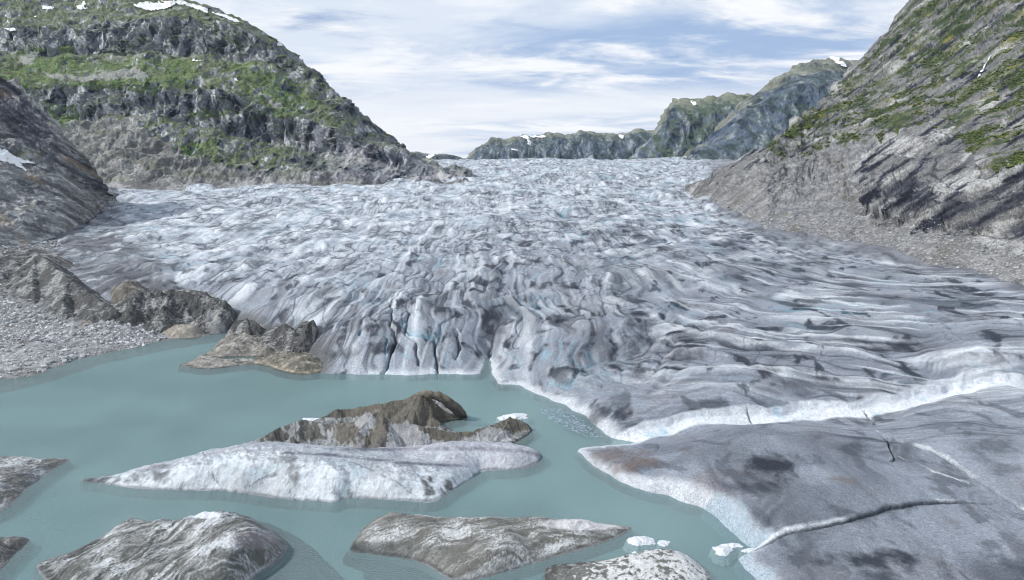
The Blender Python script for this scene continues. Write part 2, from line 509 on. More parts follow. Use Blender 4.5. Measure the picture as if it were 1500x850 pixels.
col = mixc(col, C_WHITE, sstep(.03, .25, -far_fl) * .5 * sstep(230, 380, Yg))
# thin clean melt veins
for sd, wd, ln_, th_ in ((81, 8, 130, .15), (84, 14, 170, .085), (87, 7, 110, .15)):
    vq = perlin(fu / wd, fv / ln_, sd) + .06 * perlin(fu / 4, fv / 22, sd + 1)
    vein = sstep(th_, .0, np.abs(vq)) * sstep(-.06, .25, perlin(fu / 26, fv / 40, sd + 2)) * sstep(380, 230, Yg)
    col = mixc(col, C_WHITE, vein * .65 * lerp(1, .0, near) * lerp(.4, 1, righty))
hz_ = np.abs(perlin(fu2 / LA, fv2 / LB, 25))
hf_ = np.abs(perlin(fu2 / fr, fv2 / fl, 21))
hc_ = np.abs(perlin(fu2 / CA + 5, fv2 / CB, 28))
region = perlin(Xg / 30, Yg / 45, 85)
cw = lerp(1, 1.6, mid)
cre = np.maximum(np.maximum(sstep(.06 * cw, .0, hz_) * lerp(1, .2, righty), sstep(.08 * cw, .0, hf_) * lerp(.5, 1, righty)), sstep(.035 * cw, 0, hc_) * lerp(.9, .3, righty)) * lerp(1, 0, near)
col = mixc(col, C_BLUE, cre * sstep(.12, .4, region) * .38)
col = mixc(col, C_DARK, cre * sstep(.15, -.15, region) * .85)
col = mixc(col, C_BLUE, crev * .4)
gxn = normals(Xg, Yg, Zg)
steep = sstep(.93, .75, gxn[..., 2])
# gritty texture of the near slabs
grit = fbm(fu / 1.2, fv / 5, 4, 94, .7)
col = col * (1 + .5 * grit * sstep(260, 130, Yg))[..., None]
face = sstep(.9, .1, DSC) * sstep(-4.2, -3.0, DSC) * (Xg > 8)
col = mixc(col, C_WHITE, face * .97)
col = mixc(col, lin(176, 214, 230), face * sstep(.25, .5, fbm(Xg / 5, Yg / 5, 3, 93)) * .6)
shorew = sstep(3.0, .6, SD + edge_n) * (SD > -.2) * (Xg > -42)
col = mixc(col, C_WHITE, shorew * .6)
cliff = (Xg > 20) & (Yg < 112) & (SD < 4)
col = mixc(col, lin(170, 188, 200), cliff * sstep(2.8, .6, SD + edge_n * 1.2 + 1.2 * fbm(Xg / 1.2, Yg / 5, 4, 97)) * .85)
col = mixc(col, C_WHITE, crackw * .6 + LIP * .7)
col = mixc(col, lin(40, 50, 60), GAP * .9)  # dark line painted along the gap, standing in for shade in the shallow trench
col = mixc(col, lin(64, 84, 96), crackm ** 2 * .8)
# rubble-covered margin on the left, dirty right margin
leftdeb = sstep(14, 4, SD + edge_n * 4) * sstep(-50, -58, Xg) * (Yg < 330)
dk = sstep(60, 0, PX - np.interp(PY, [270, 300, 340, 390, 430, 480], [140, 150, 160, 210, 250, 330]) + 40 * fbm(Xg / 30, Yg / 30, 3, 87))
col = mixc(col, lin(94, 94, 98), dk * .8 * sstep(-.45, .2, fbm(fu2 / 5, fv2 / 16, 5, 95, .62)))
col = mixc(col, lin(46, 48, 54), dk * sstep(.1, .35, fbm(fu2 / 4, fv2 / 14, 5, 96, .62)) * .7)
col = mixc(col, C_DEB, leftdeb * .9)
rt = np.interp(PX, [1000, 1060, 1130, 1250, 1400, 1500, 1700], [285, 300, 335, 350, 385, 415, 470])
col = mixc(col, lin(104, 104, 108), sstep(30, 0, PY - rt + 14 * fbm(Xg / 15, Yg / 15, 3, 88)) * sstep(1010, 1080, PX) * .75)
# individual dark patches seen on the near ice
for (bx, by, rx, ry, st) in [(1130,685,42,22,.85),(1120,715,34,12,.6),(870,610,22,14,.6),(1000,520,26,7,.6),(1300,505,40,6,.6),(820,470,30,12,.7),(700,455,30,9,.5),(1180,440,40,8,.6),(1400,470,50,6,.5),(1230,706,26,7,0),(1280,820,70,14,.8),(1290,845,60,14,.6),(1450,660,40,18,.5),
                             (905,590,22,16,.5),(910,608,14,8,.8),(935,540,16,10,.7),(1480,690,25,12,.4),(550,480,14,10,.8),(560,500,25,8,.7),(900,665,45,10,.6),(920,680,40,10,.6),
                             (940,480,22,9,.6),(1060,365,30,8,.4),(500,505,25,8,.5)]:
    q = ((PX - bx) / rx) ** 2 + ((PY - by) / ry) ** 2 + 2.6 * fbm(Xg / 5, Yg / 7, 5, 90, .65)
    m = sstep(1.5, -.3, q) * (st if st else .5) * 1.15
    col = mixc(col, C_BROWN if (st == 0 or bx in (900, 920)) else C_DARK * .8, m)

keepg = (Zg > -3.0) & (SD > -4)
grid_obj('glacier', Xg, Yg, Zg, col, M_GLACIER, keepg, None, True, kind='structure',
         label='broad grey white glacier tongue with crevasses')

# ------------------------------------------------------------------ lofted mountains
def gpt(px, py):
    """depth where the ray meets the smooth glacier"""
    t, e = ray(px, py)
    Y = np.exp(np.linspace(math.log(90), math.log(1700), 3000))
    d = H + e * Y - base_z(t * Y, Y)
    return float(Y[np.argmax(d < 0)])


def loft(name, lines, mat, nt, rows, colour, disp, back=(400, -120), label='', keep=None, gain=1.0):
    """lines: list of (px,py,Y) polylines from foot to ridge"""
    tmin = max(min(ray(p[0], p[1])[0] for p in ln) for ln in lines)
    tmax = min(max(ray(p[0], p[1])[0] for p in ln) for ln in lines)
    T = np.linspace(tmin, tmax, nt)
    Ys, Zs = [], []
    for ln in lines:
        a = np.array(ln, float)
        t, e = ray(a[:, 0], a[:, 1])
        o = np.argsort(t)
        Yk = np.interp(T, t[o], a[o, 2])
        Zk = H + np.interp(T, t[o], e[o]) * Yk
        Ys.append(Yk); Zs.append(Zk)
    Ys.append(Ys[-1] + back[0]); Zs.append(Zs[-1] + back[1])
    Ys = np.array(Ys); Zs = np.array(Zs)
    K = len(Ys)
    idx = []
    for kk in range(K - 1):
        n = rows[kk] if kk < len(rows) else 40
        idx += list(kk + np.arange(n) / n)
    idx = np.array(idx + [K - 1.0])
    i0 = np.minimum(idx.astype(int), K - 2); f = (idx - i0)[:, None]
    # monotone-ish smoothing of the profile
    f2 = lerp(f, f * f * (3 - 2 * f), .35)
    Yv = Ys[i0] * (1 - f) + Ys[i0 + 1] * f
    Zv = Zs[i0] * (1 - f2) + Zs[i0 + 1] * f2
    Xv = T[None, :] * Yv
    N = normals(Xv, Yv, Zv)
    lay = np.repeat(idx[:, None], nt, 1)
    D = disp(Xv, Yv, Zv, lay, N)
    Xv = Xv + N[..., 0] * D; Yv = Yv + N[..., 1] * D; Zv = Zv + N[..., 2] * D
    N = normals(Xv, Yv, Zv)
    px, py = pix(Xv, Yv, Zv)
    c = np.minimum(colour(Xv, Yv, Zv, px, py, lay, N) * gain, .8)
    o = grid_obj(name, Xv, Yv, Zv, c, mat, keep(px, py, lay) if keep is not None else None, None, True, kind='structure', label=label)
    return o, (Xv, Yv, Zv, px, py, N, lay)


def zipline(pxs, pys, Ys):
    """one contour: py at px positions, depth interpolated from two-column list"""
    yx = np.array(Ys, float)
    xs_ = np.linspace(pxs[0], pxs[-1], 160); ys_ = np.interp(xs_, pxs, pys)
    k_ = sstep(690, 560, xs_)
    ys_ = ys_ + k_ * (5 * fbm(xs_ / 45, xs_ * 0 + pys[1] * .37, 3, 99) + 2.5 * fbm(xs_ / 12, xs_ * 0 + pys[1] * .7, 3, 98))
    return [(a, b, float(np.interp(a, yx[:, 0], yx[:, 1]))) for a, b in zip(xs_, ys_)]


R_DARK = lin(62, 70, 84); R_MID = lin(106, 112, 122); R_LIGHT = lin(158, 160, 164); R_BLACK = lin(36, 40, 50)
V_GREEN = lin(86, 116, 50); V_OLIVE = lin(94, 101, 70); V_DARK = lin(46, 66, 38); V_YEL = lin(138, 132, 48)
SCREE = lin(140, 140, 136); SCREE2 = lin(120, 118, 112)


def pmask(px, py, polys, soft=0.0, seed=0, amp=6, sc=14):
    wx_ = px + amp * fbm(px / sc, py / sc, 4, 300 + seed) * 1.6
    wy_ = py + amp * fbm(px / sc, py / sc, 4, 320 + seed) * 1.6
    m = np.zeros(px.shape, bool)
    for p in polys:
        m |= inpoly(wx_, wy_, p)
    return m.astype(float)


# ---- big mountain on the left
LX = [-400, 0, 100, 150, 200, 250, 300, 350, 400, 450, 500, 540, 580, 610, 640, 690]
m_lines = [
 [(a, b + 9, gpt(a, b + 2) * .97) for a, b in zip(LX, [274,273,273,272,272,271,270,270,269,268,267,266,265,264,263,262])],
 zipline(LX, [190,180,176,174,172,178,190,200,208,217,226,234,243,248,254,262], [(-400,900),(300,880),(690,880)]),
 zipline(LX, [130,126,125,123,122,127,134,142,165,180,196,210,226,240,249,260], [(-400,940),(300,915),(690,890)]),
 zipline(LX, [85,80,86,84,82,80,80,92,97,124,163,192,217,236,246,258], [(-400,1140),(300,1090),(690,910)]),
 zipline(LX, [20,42,40,36,30,28,30,40,68,104,153,188,213,234,243,257], [(-400,1190),(300,1130),(690,925)]),
 zipline(LX, [-140,-45,-25,-16,-8,0,8,31,60,100,150,185,210,232,240,256], [(-400,1580),(300,1430),(690,970)]),
]


def m_disp(X, Y, Z, lay, N):
    st = 1 - N[..., 2]
    gul = ridged(X / 38 + fbm(X / 60, Z / 60, 3, 101) * 1.2, (Z + .4 * Y) / 110, 5, 102, .55) - .5
    rough = fbm(X / 60, (Z + .6 * Y) / 45, 6, 105, .55)
    fine = ridged(X / 14, (Z + .5 * Y) / 22, 4, 107, .6) - .5
    fade = sstep(0, .25, lay)
    return fade * ((5 + 44 * st) * gul + 18 * rough + (2 + 9 * st) * fine)


SNOW_L = [("long snow patch below the summit of the left mountain", [(197,8),(215,3),(240,6),(228,2),(262,3),(243,14),(218,17)]),
          ("snow cornice along the skyline ridge of the left mountain", [(255,1),(275,4),(300,12),(302,20),(280,12),(256,6)]),
          ("thin snow strip on the skyline right of the cornice", [(310,18),(335,24),(352,33),(345,34),(318,24)]),
          ("branched snow patch near the top edge left of the summit", [(103,14),(118,8),(122,2),(128,6),(122,12),(137,10),(120,16)]),
          ("small snow patch left of the branched one on the left mountain", [(30,24),(50,22),(54,26),(40,28)]),
          ("low snow patch at the left edge of the mountain", [(6,42),(22,42),(26,47),(12,46)]),
          ("snow patch high on the left mountain near the frame top", [(62,10),(80,9),(76,16),(64,15)]),
          ("small snow patch on the green ledge mid mountain", [(276,87),(294,89),(298,92),(282,91)]),
          ("narrow snow patch beside the green meadow", [(340,112),(347,116),(350,124),(343,119)]),
          ("small snow patch on the steep right shoulder of the left mountain", [(403,64),(412,64),(414,69),(405,68)])]
m_snow_off = [1.2]


def m_col(X, Y, Z, px, py, lay, N):
    nz = N[..., 2]
    n1 = fbm(X / 36, (Z + .5 * Y) / 30, 5, 111, .55)
    n2 = fbm(X / 9, (Z + .5 * Y) / 9, 4, 113, .6)
    str_ = fbm(X / 11 + .8 * fbm(X / 30, Z / 30, 2, 116), (Z + .3 * Y) / 38, 5, 115, .58)
    slab = fbm(X / 22, (Z + .2 * Y) / 26, 4, 112, .5)
    c = np.zeros(X.shape + (3,)) + lin(118, 120, 126)
    c = mixc(c, lin(196, 196, 198), sstep(.06, .3, .7 * slab + .55 * str_ + .35 * n2) * .9)
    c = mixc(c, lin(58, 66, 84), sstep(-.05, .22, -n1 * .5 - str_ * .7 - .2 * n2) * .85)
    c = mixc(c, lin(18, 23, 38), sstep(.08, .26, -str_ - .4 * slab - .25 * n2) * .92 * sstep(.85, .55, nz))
    toe = sstep(400, 520, px) * sstep(185, 215, py - .25 * (px - 500))
    c = mixc(c, lin(150, 145, 146), toe * sstep(-.1, .2, slab + .4 * n2) * .55)
    # grass where it is gentle
    g = sstep(.42, .64, nz + .34 * n1 + .15 * n2)
    c = mixc(c, lerp(V_OLIVE, lin(72, 84, 44), sstep(-.1, .25, n2)[..., None]), g * .88 * sstep(268, 240, py) * (1 - .75 * toe))
    c = mixc(c, SCREE, sstep(.1, .35, fbm(X / 35, (Z + Y) / 35, 4, 117)) * .7 * sstep(.5, .7, nz))
    meadow = pmask(px, py, [[(-100,100),(0,95),(40,75),(110,62),(110,80),(150,92),(230,86),(290,86),(285,122),(230,137),(170,132),(80,127),(0,130),(-100,130)],
                            [(330,88),(380,94),(430,118),(475,155),(440,168),(390,160),(360,142),(342,110)],
                            [(65,150),(112,155),(115,190),(78,195)], [(270,165),(340,158),(330,170),(280,172)], [(250,215),(310,205),(330,222),(270,228)],
                            [(380,160),(430,163),(420,172),(375,168)], [(0,160),(60,160),(60,175),(0,175)]], 0, 1, 8)
    meadow *= sstep(-.3, .1, n1 + .5 * n2) * (1 - .8 * toe)
    c = mixc(c, lerp(V_GREEN, V_OLIVE, sstep(-.2, .3, n1)[..., None]), meadow * .85)
    c = mixc(c, V_DARK, meadow * sstep(.12, .3, n2) * .7)
    sl = pmask(px, py, [[(60,106),(130,112),(200,98),(215,113),(120,119),(80,116)], [(24,80),(55,76),(50,92),(28,95)], [(360,120),(420,160),(400,155)]], 0, 2, 4)
    c = mixc(c, SCREE, sl * .8)
    scree = pmask(px, py, [[(90,190),(125,178),(190,172),(235,205),(290,238),(380,250),(600,266),(690,262),(690,300),(60,300),(80,230)]], 0, 3, 10)
    sc2 = mixc(np.zeros_like(c) + lin(104, 103, 100), lin(140, 139, 136), sstep(-.2, .3, n2 + n1))
    sc2 = mixc(sc2, R_DARK, sstep(.25, .5, fbm(X / 16, (Z + Y) / 25, 4, 119)) * .6)
    sc2 = mixc(sc2, V_OLIVE, sstep(.1, .4, fbm(X / 50, (Z + Y) / 30, 4, 121)) * .4)
    c = c * (1 - scree[..., None] * .9) + sc2 * scree[..., None] * .9
    return c


def largest(m):
    lab = np.zeros(m.shape, int); best, bn, cur = None, 0, 0
    for a, b in np.argwhere(m):
        if lab[a, b]:
            continue
        cur += 1; stack = [(a, b)]; lab[a, b] = cur; n = 0
        while stack:
            i, j = stack.pop(); n += 1
            for p, q in ((i + 1, j), (i - 1, j), (i, j + 1), (i, j - 1)):
                if 0 <= p < m.shape[0] and 0 <= q < m.shape[1] and m[p, q] and not lab[p, q]:
                    lab[p, q] = cur; stack.append((p, q))
        if n > bn:
            best, bn = cur, n
    return (lab == best) if best else m


def snow_patches(grid, patches, group, off, seed=0):
    X, Y, Z, px, py, N, lay = grid
    for lab, poly in patches:
        p = np.array(poly, float)
        cx, cy = p.mean(0)
        p = (p - [cx, cy]) * 1.12 + [cx, cy]
        r0 = (px > p[:, 0].min() - 10) & (px < p[:, 0].max() + 10) & (py > p[:, 1].min() - 10) & (py < p[:, 1].max() + 10)
        ii, jj = np.where(r0)
        if not len(ii):
            continue
        a, b, c_, d = ii.min(), ii.max() + 1, jj.min(), jj.max() + 1
        sx, sy = px[a:b, c_:d], py[a:b, c_:d]
        m = pmask(sx, sy, [p], 0, 50 + seed, 1.6, 5) > .5
        seed += 1
        if m.sum() < 4:
            continue
        NN = N[a:b, c_:d]; S = np.stack([X[a:b, c_:d], Y[a:b, c_:d], Z[a:b, c_:d]], -1)
        # smooth out the rock below, snow lies even
        V = S.copy()
        for _ in range(2):
            V[1:-1, 1:-1] = (V[1:-1, 1:-1] * 2 + V[:-2, 1:-1] + V[2:, 1:-1] + V[1:-1, :-2] + V[1:-1, 2:]) / 6
        V = np.maximum(V, S * [0, 0, 1] + V * [1, 1, 0]) + NN * off
        R, C = m.shape
        fm = m[:-1, :-1] & m[1:, 1:] & m[:-1, 1:] & m[1:, :-1]
        fm = largest(fm)
        if fm.sum() < 1:
            continue
        i = np.arange(R * C).reshape(R, C)
        f = np.stack([i[:-1, :-1], i[:-1, 1:], i[1:, 1:], i[1:, :-1]], -1)[fm]
        me = build_mesh('snow_patch', V.reshape(-1, 3), f, np.zeros((R * C, 3)) + .82)
        link('snow_patch', me, M_SNOW, None, label=lab, category='snow patch', group=group)


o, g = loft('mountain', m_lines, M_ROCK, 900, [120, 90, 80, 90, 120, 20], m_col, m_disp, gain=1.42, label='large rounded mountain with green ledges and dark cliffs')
snow_patches(g, SNOW_L, 'snow patches on the left mountain', 1.5)

# ---- far hills closing the valley
def far_disp(s):
    def f(X, Y, Z, lay, N):
        st = 1 - N[..., 2]
        return sstep(0, .3, lay) * s * ((.25 + st) * (ridged(X / (60 * s) , (Z + .5 * Y) / (160 * s), 5, 131, .55) - .5) * 52 + 9 * fbm(X / (70 * s), (Z + Y) / (70 * s), 5, 133, .6))
    return f


def far_col(tint=0.5, green=.6):
    def f(X, Y, Z, px, py, lay, N):
        nz = N[..., 2]
        n1 = fbm(X / 90, (Z + .4 * Y) / 80, 5, 141, .6); n2 = fbm(X / 22 + fbm(X / 80, Z / 80, 2, 145), (Z + .3 * Y) / 70, 5, 143, .68)
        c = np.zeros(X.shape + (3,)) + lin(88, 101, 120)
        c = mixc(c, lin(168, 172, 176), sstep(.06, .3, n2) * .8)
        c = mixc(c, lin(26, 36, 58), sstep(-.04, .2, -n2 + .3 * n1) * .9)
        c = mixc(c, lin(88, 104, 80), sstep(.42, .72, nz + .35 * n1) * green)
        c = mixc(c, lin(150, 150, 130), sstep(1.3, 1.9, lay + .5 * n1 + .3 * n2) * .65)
        return c
    return f


len_lines = [3]
farspecs = [
 ('distant_hill', 'low dark blue hill behind the mountain toe', [(560,244),(590,228),(605,224),(640,224),(665,229),(690,234),(760,236)], 3300, 150),
 ('distant_hill', 'long flat topped hill across the glacier head', [(672,244),(690,228),(700,217),(720,208),(750,201),(800,198),(850,194),(880,194),(905,197),(930,191),(955,190),(985,196),(1030,215),(1060,240)], 2600, 260),
 ('distant_hill', 'steep green hill with stepped summit beyond glacier', [(905,244),(930,232),(948,205),(965,180),(985,152),(1000,146),(1040,143),(1090,137),(1110,142),(1160,165),(1220,200),(1280,240)], 2000, 260),
 ('distant_hill', 'dark craggy mountain with rounded pale summit', [(985,244),(1000,234),(1040,205),(1080,165),(1100,142),(1130,119),(1160,101),(1200,85),(1225,84),(1250,88),(1300,105),(1360,150),(1420,210)], 1650, 320),
]
SNOW_F = {1: [("snow streaks on the long far hill, leftmost", [(760,200),(772,199),(776,205),(768,205)]),
              ("snow band under the rim of the long far hill", [(774,200),(800,200),(796,203),(780,203)]),
              ("snow gully below the rim of the long far hill", [(772,206),(779,210),(776,217),(773,213)]),
              ("snow on the far hill saddle right of centre", [(905,198),(914,200),(912,205),(906,202)]),
              ("small snow patch low on the far hill", [(748,219),(758,219),(760,223),(752,222)])],
          0: [("snow streaks on the lowest far hill", [(624,230),(634,226),(636,229),(628,234)])],
          2: [("small snow patch on the stepped summit", [(1010,148),(1020,152),(1020,157),(1013,154)])],
          3: [("forked snow patch on the rounded pale summit", [(1214,85),(1224,84),(1234,93),(1242,101),(1230,99)]),
              ("small snow patch left of the rounded summit", [(1166,96),(1173,98),(1172,101),(1168,100)])]}
far_grids = []
for i, (nm, lab, sil, Y1, dep) in enumerate(farspecs):
    sil = np.array(sil, float)
    xs = np.linspace(sil[0, 0], sil[-1, 0], 40)
    ys = np.interp(xs, sil[:, 0], sil[:, 1])
    ys = ys + 1.0 * fbm(xs / 20, xs * 0, 3, 150 + i)
    foot = [(x, 256, Y1 - dep) for x in xs]
    ys = np.minimum(ys, 252)
    mid = [(x, lerp(252, y, .80), Y1 - .30 * dep) for x, y in zip(xs, ys)]
    rid = [(x, y, Y1 + .5 * dep) for x, y in zip(xs, ys)]
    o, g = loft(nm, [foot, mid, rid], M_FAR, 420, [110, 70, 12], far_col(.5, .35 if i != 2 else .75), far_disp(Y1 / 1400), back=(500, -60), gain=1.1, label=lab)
    if i in SNOW_F:
        snow_patches(g, SNOW_F[i], 'snow patches on the far hills', 4, 30 + 7 * i)

# ---- right hand slope
RX = [1005, 1040, 1080, 1120, 1150, 1200, 1250, 1300, 1350, 1400, 1500, 1620, 1800]
r_footpy = [284, 297, 318, 334, 340, 346, 352, 364, 377, 388, 417, 460, 520]
r_foot = [(a, b + 12, gpt(a, b) * .97) for a, b in zip(RX, r_footpy)]
fY = [p[2] for p in r_foot]
def rl(pys, add):
    return [(a, b, y + d) for a, b, y, d in zip(RX, pys, fY, add)]
r_lines = [
 r_foot,
 rl([282,290,306,318,322,322,326,336,344,352,376,410,460], [6,10,18,24,28,34,36,36,34,32,26,22,20]),
 rl([279,278,281,282,281,276,268,266,264,262,262,280,300], [10,25,50,70,85,100,110,110,105,100,80,70,60]),
 rl([276,269,262,255,246,228,206,196,190,184,172,150,130], [14,36,80,110,140,180,200,205,200,195,170,150,140]),
 rl([274,263,249,234,219,190,158,136,118,100,70,20,-40], [18,48,110,150,190,250,290,300,300,295,280,260,250]),
 rl([272,258,241,216,195,151,100,44,-25,-85,-190,-280,-400], [22,60,140,190,240,330,400,430,440,440,430,420,420]),
]


def r_disp(X, Y, Z, lay, N):
    st = 1 - N[..., 2]
    al = X * .8 + Z * .6          # strata dip down to the left
    ac = Z * .8 - X * .6 + .3 * Y
    rib = ridged(ac / 22 + fbm(X / 50, Z / 40, 3, 161), al / 55, 5, 162, .5) - .5
    blk = billow(ac / 16 + .6 * fbm(X / 30, Z / 30, 3, 163), al / 26, 4, 164, .45) - .27
    rough = fbm(X / 40, (Z + .6 * Y) / 30, 6, 165, .58)
    fine = ridged(ac / 5, al / 14, 4, 167, .6) - .5
    cl = pmask(*pix(X, Y, Z), [[(1255,290),(1290,262),(1340,262),(1420,285),(1500,240),(1800,240),(1800,400),(1500,345),(1350,335),(1270,318)]], 0, 8, 8)
    fade = sstep(0, .3, lay)
    sl = sstep(2.2, 1.2, lay) * (1 - cl)
    return fade * ((6 + 5 * cl) * rib * (1 - .75 * sl) + (9 + 6 * cl) * blk * (1 - .6 * sl) + 9 * rough * (1 - .6 * sl) + (3.2 + 3.5 * cl) * fine * (1 - .55 * sl))


def r_col(X, Y, Z, px, py, lay, N):
    nz = N[..., 2]
    al = X * .8 + Z * .6; ac = Z * .8 - X * .6 + .3 * Y
    n1 = fbm(X / 22, (Z + .5 * Y) / 22, 5, 171, .6)
    n2 = fbm(X / 6, (Z + .5 * Y) / 6, 4, 173, .65)
    st = fbm(ac / 4.2, al / 40, 5, 175, .6)
    slab = fbm(ac / 14, al / 30, 4, 174, .5); jn = np.abs(perlin(ac / 16 + .6 * fbm(X / 30, Z / 30, 3, 163), al / 26, 164))
    c = np.zeros(X.shape + (3,)) + lin(128, 128, 127)
    c = mixc(c, lin(186, 186, 184), sstep(0, .3, .6 * st + .7 * slab + .3 * n2) * .85)
    c = mixc(c, lin(70, 76, 90), sstep(.0, .3, -st + .4 * n1) * .8)
    c = mixc(c, lin(32, 36, 48), sstep(.14, .36, -st - .4 * n2 + .3 * n1) * .9)
    c = mixc(c, lin(40, 44, 54), sstep(.05, .01, jn) * .7)
    # scree apron
    apron = pmask(px, py, [[(1000,300),(1060,262),(1130,235),(1210,215),(1300,190),(1250,240),(1260,300),(1280,330),(1400,350),(1500,372),(1800,430),(1800,560),(1000,330)]], 0, 9, 9)
    ap = mixc(np.zeros_like(c) + lin(128, 128, 128), lin(158, 158, 158), sstep(-.2, .35, n2))
    ap = mixc(ap, lin(92, 92, 92), sstep(.1, .4, st) * .6)
    ap = mixc(ap, lin(124, 122, 112), sstep(.15, .4, n1) * .3)
    c = c * (1 - apron[..., None] * .85) + ap * apron[..., None] * .85
    # cliff band near the foot
    cl = pmask(px, py, [[(1255,290),(1290,262),(1340,262),(1420,285),(1500,240),(1800,240),(1800,370),(1500,345),(1350,335),(1270,318)]], 0, 8, 8)
    c = mixc(c, lin(58, 62, 74), cl * sstep(-.25, .12, -st + .2 * n1 - .3 * slab) * .8)
    c = mixc(c, lin(30, 33, 42), cl * sstep(.06, .28, -st - .2 * slab) * .8)
    # shrubs and grass
    veg = pmask(px, py, [[(1120,195),(1200,150),(1260,100),(1320,20),(1330,-60),(1900,-300),(1900,230),(1500,235),(1440,250),(1410,205),(1345,180),(1290,200),(1200,218),(1130,240)]], 0, 10, 12)
    v = veg * sstep(-.12, .14, .6 * n1 + .7 * n2 + .5 * st) * .9
    vc = mixc(np.zeros_like(c) + lin(96, 102, 62), lin(54, 72, 44), sstep(-.1, .25, n2 + .3 * n1))
    vc = mixc(vc, lin(134, 128, 52), sstep(.25, .45, fbm(X / 16, (Z + Y) / 16, 4, 177)) * .8)
    c = c * (1 - v[..., None]) + vc * v[..., None]
    lowg = sstep(.2, .4, fbm(ac / 10, al / 30, 4, 179)) * apron * .45
    c = mixc(c, lin(108, 106, 84), lowg)
    wall = sstep(1.2, .3, lay) * sstep(1000, 1100, px)
    return c


o, g_right = loft('rocky_slope', r_lines, M_SLOPE, 820, [70, 110, 120, 110, 130, 10], r_col, r_disp, back=(250, -60), gain=1.18, label='steep rocky valley side with shrubs and scree on the right')

# waterfall on the right slope
def on_grid(grid, px, py):
    X, Y, Z, gx_, gy_, N, lay = grid
    d = (gx_ - px) ** 2 + (gy_ - py) ** 2 + (lay > 5) * 1e9
    i = np.unravel_index(np.argmin(d), d.shape)
    return np.array([X[i], Y[i], Z[i]]), N[i]


def waterfall(pts, widths):
    V = []; Fq = []
    cs = [on_grid(g_right, x, y) for x, y in pts]
    for k_, ((p, n), w) in enumerate(zip(cs, widths)):
        nn = np.array([-p[0], -p[1], 30.0]); nn /= np.linalg.norm(nn)
        side = np.cross([0, 0, 1], nn); side /= np.linalg.norm(side)
        for a, lift in ((-1, 1.2), (-.4, 2.0), (.4, 2.0), (1, 1.2)):
            V.append(p + side * a * w + nn * lift)
        if k_:
            b = 4 * k_
            for q in range(3):
                Fq.append((b - 4 + q, b - 3 + q, b + 1 + q, b + q))
    me = build_mesh('waterfall', V, Fq, np.zeros((len(V), 3)) + [.75, .8, .86])
    return me


link('waterfall', waterfall([(1453,81),(1450,86),(1447,90),(1444,95),(1441,100),(1438,105),(1435,110),(1433,113)], [.3, .5, .5, .8, .7, 1.0, .8, .5]), M_SNOW, None,
     label='thin white waterfall on the shrubby right slope', category='waterfall')

# ---- near slope on the left edge
SXL = [-500, -200, -60, 0, 30, 60, 90, 120, 142, 158, 172]
s_py = [470, 400, 372, 362, 354, 346, 338, 325, 310, 298, 290]
s_foot = [(a, b + 8, gpt(a, b + 3) * .97) for a, b in zip(SXL, s_py)]
sY = [q[2] for q in s_foot]
def sline(pys, add):
    return [(a, b, y + d) for a, b, y, d in zip(SXL, pys, sY, add)]
s_lines = [s_foot,
 sline([330,300,300,300,298,298,300,302,300,294,289], [40,40,40,38,35,30,25,20,10,6,4]),
 sline([200,200,215,225,232,244,260,280,290,289,288], [80,80,80,75,70,60,48,34,18,10,7]),
 sline([-100,20,80,112,130,162,192,224,256,281,286], [160,170,150,145,130,110,90,66,36,16,10]),
]


def s_disp(X, Y, Z, lay, N):
    al = X * .75 - Z * .65; ac = Z * .75 + X * .65 + .3 * Y
    rib = ridged(ac / 9 + fbm(X / 40, Z / 30, 3, 181), al / 50, 5, 182, .55) - .5
    rough = fbm(X / 25, (Z + .6 * Y) / 20, 6, 185, .58)
    fine = ridged(ac / 3.5, al / 10, 4, 187, .6) - .5
    up = sstep(1.6, 2.3, lay)
    blk = billow(ac / 11, al / 17, 4, 188, .5) - .27
    return sstep(0, .3, lay) * ((2.5 + 4 * up) * rib + 5.5 * rough + (2.2 + 2.4 * up) * fine + (3 + 4 * up) * blk)


def s_col(X, Y, Z, px, py, lay, N):
    al = X * .75 - Z * .65; ac = Z * .75 + X * .65 + .3 * Y
    n1 = fbm(X / 16, (Z + .5 * Y) / 16, 5, 191, .6)
    n2 = fbm(X / 4, (Z + .5 * Y) / 4, 4, 193, .65)
    st = fbm(ac / 3.5, al / 26, 5, 195, .6)
    c = np.zeros(X.shape + (3,)) + lin(122, 122, 121)
    c = mixc(c, lin(176, 175, 172), sstep(0, .3, n2 + .5 * st) * .8)
    c = mixc(c, lin(74, 75, 80), sstep(.02, .3, -n1 - .5 * n2) * .75)
    up = sstep(-.15, .15, (225 + .45 * px) - py + 40 * n1 - 0) * 1.0
    up = pmask(px, py, [[(-500,150),(0,105),(160,270),(158,282),(120,268),(80,240),(40,210),(0,195),(-500,195)]], 0, 12, 8)
    c = mixc(c, lin(74, 76, 86), up * .7)
    c = mixc(c, lin(42, 44, 54), up * sstep(.0, .35, -st + .3 * n2) * .85)
    c = mixc(c, lin(150, 148, 146), up * sstep(.06, .3, st + .4 * n2) * .8)
    c = mixc(c, lin(150, 132, 108), sstep(.28, .45, fbm(ac / 8, al / 40, 4, 197)) * .5)
    c = mixc(c, lin(96, 100, 66), sstep(.3, .5, fbm(X / 12, Z / 12, 4, 199)) * .4)
    return c


o, g_left = loft('rocky_slope', s_lines, M_SLOPE, 420, [90, 110, 160, 10], s_col, s_disp, back=(150, -50), gain=1.75, label='dark rocky valley side with scree at the left edge')
snow_patches(g_left, [("forked snow patch on the dark slope at the left edge", [(-40,205),(0,216),(25,231),(52,241),(28,239),(39,251),(15,240),(-40,225)]),
                      ("thin snow strip low on the left edge slope", [(105,259),(122,263),(140,271),(125,270),(112,264)])], 'snow patches on the left edge slope', .5, 80)

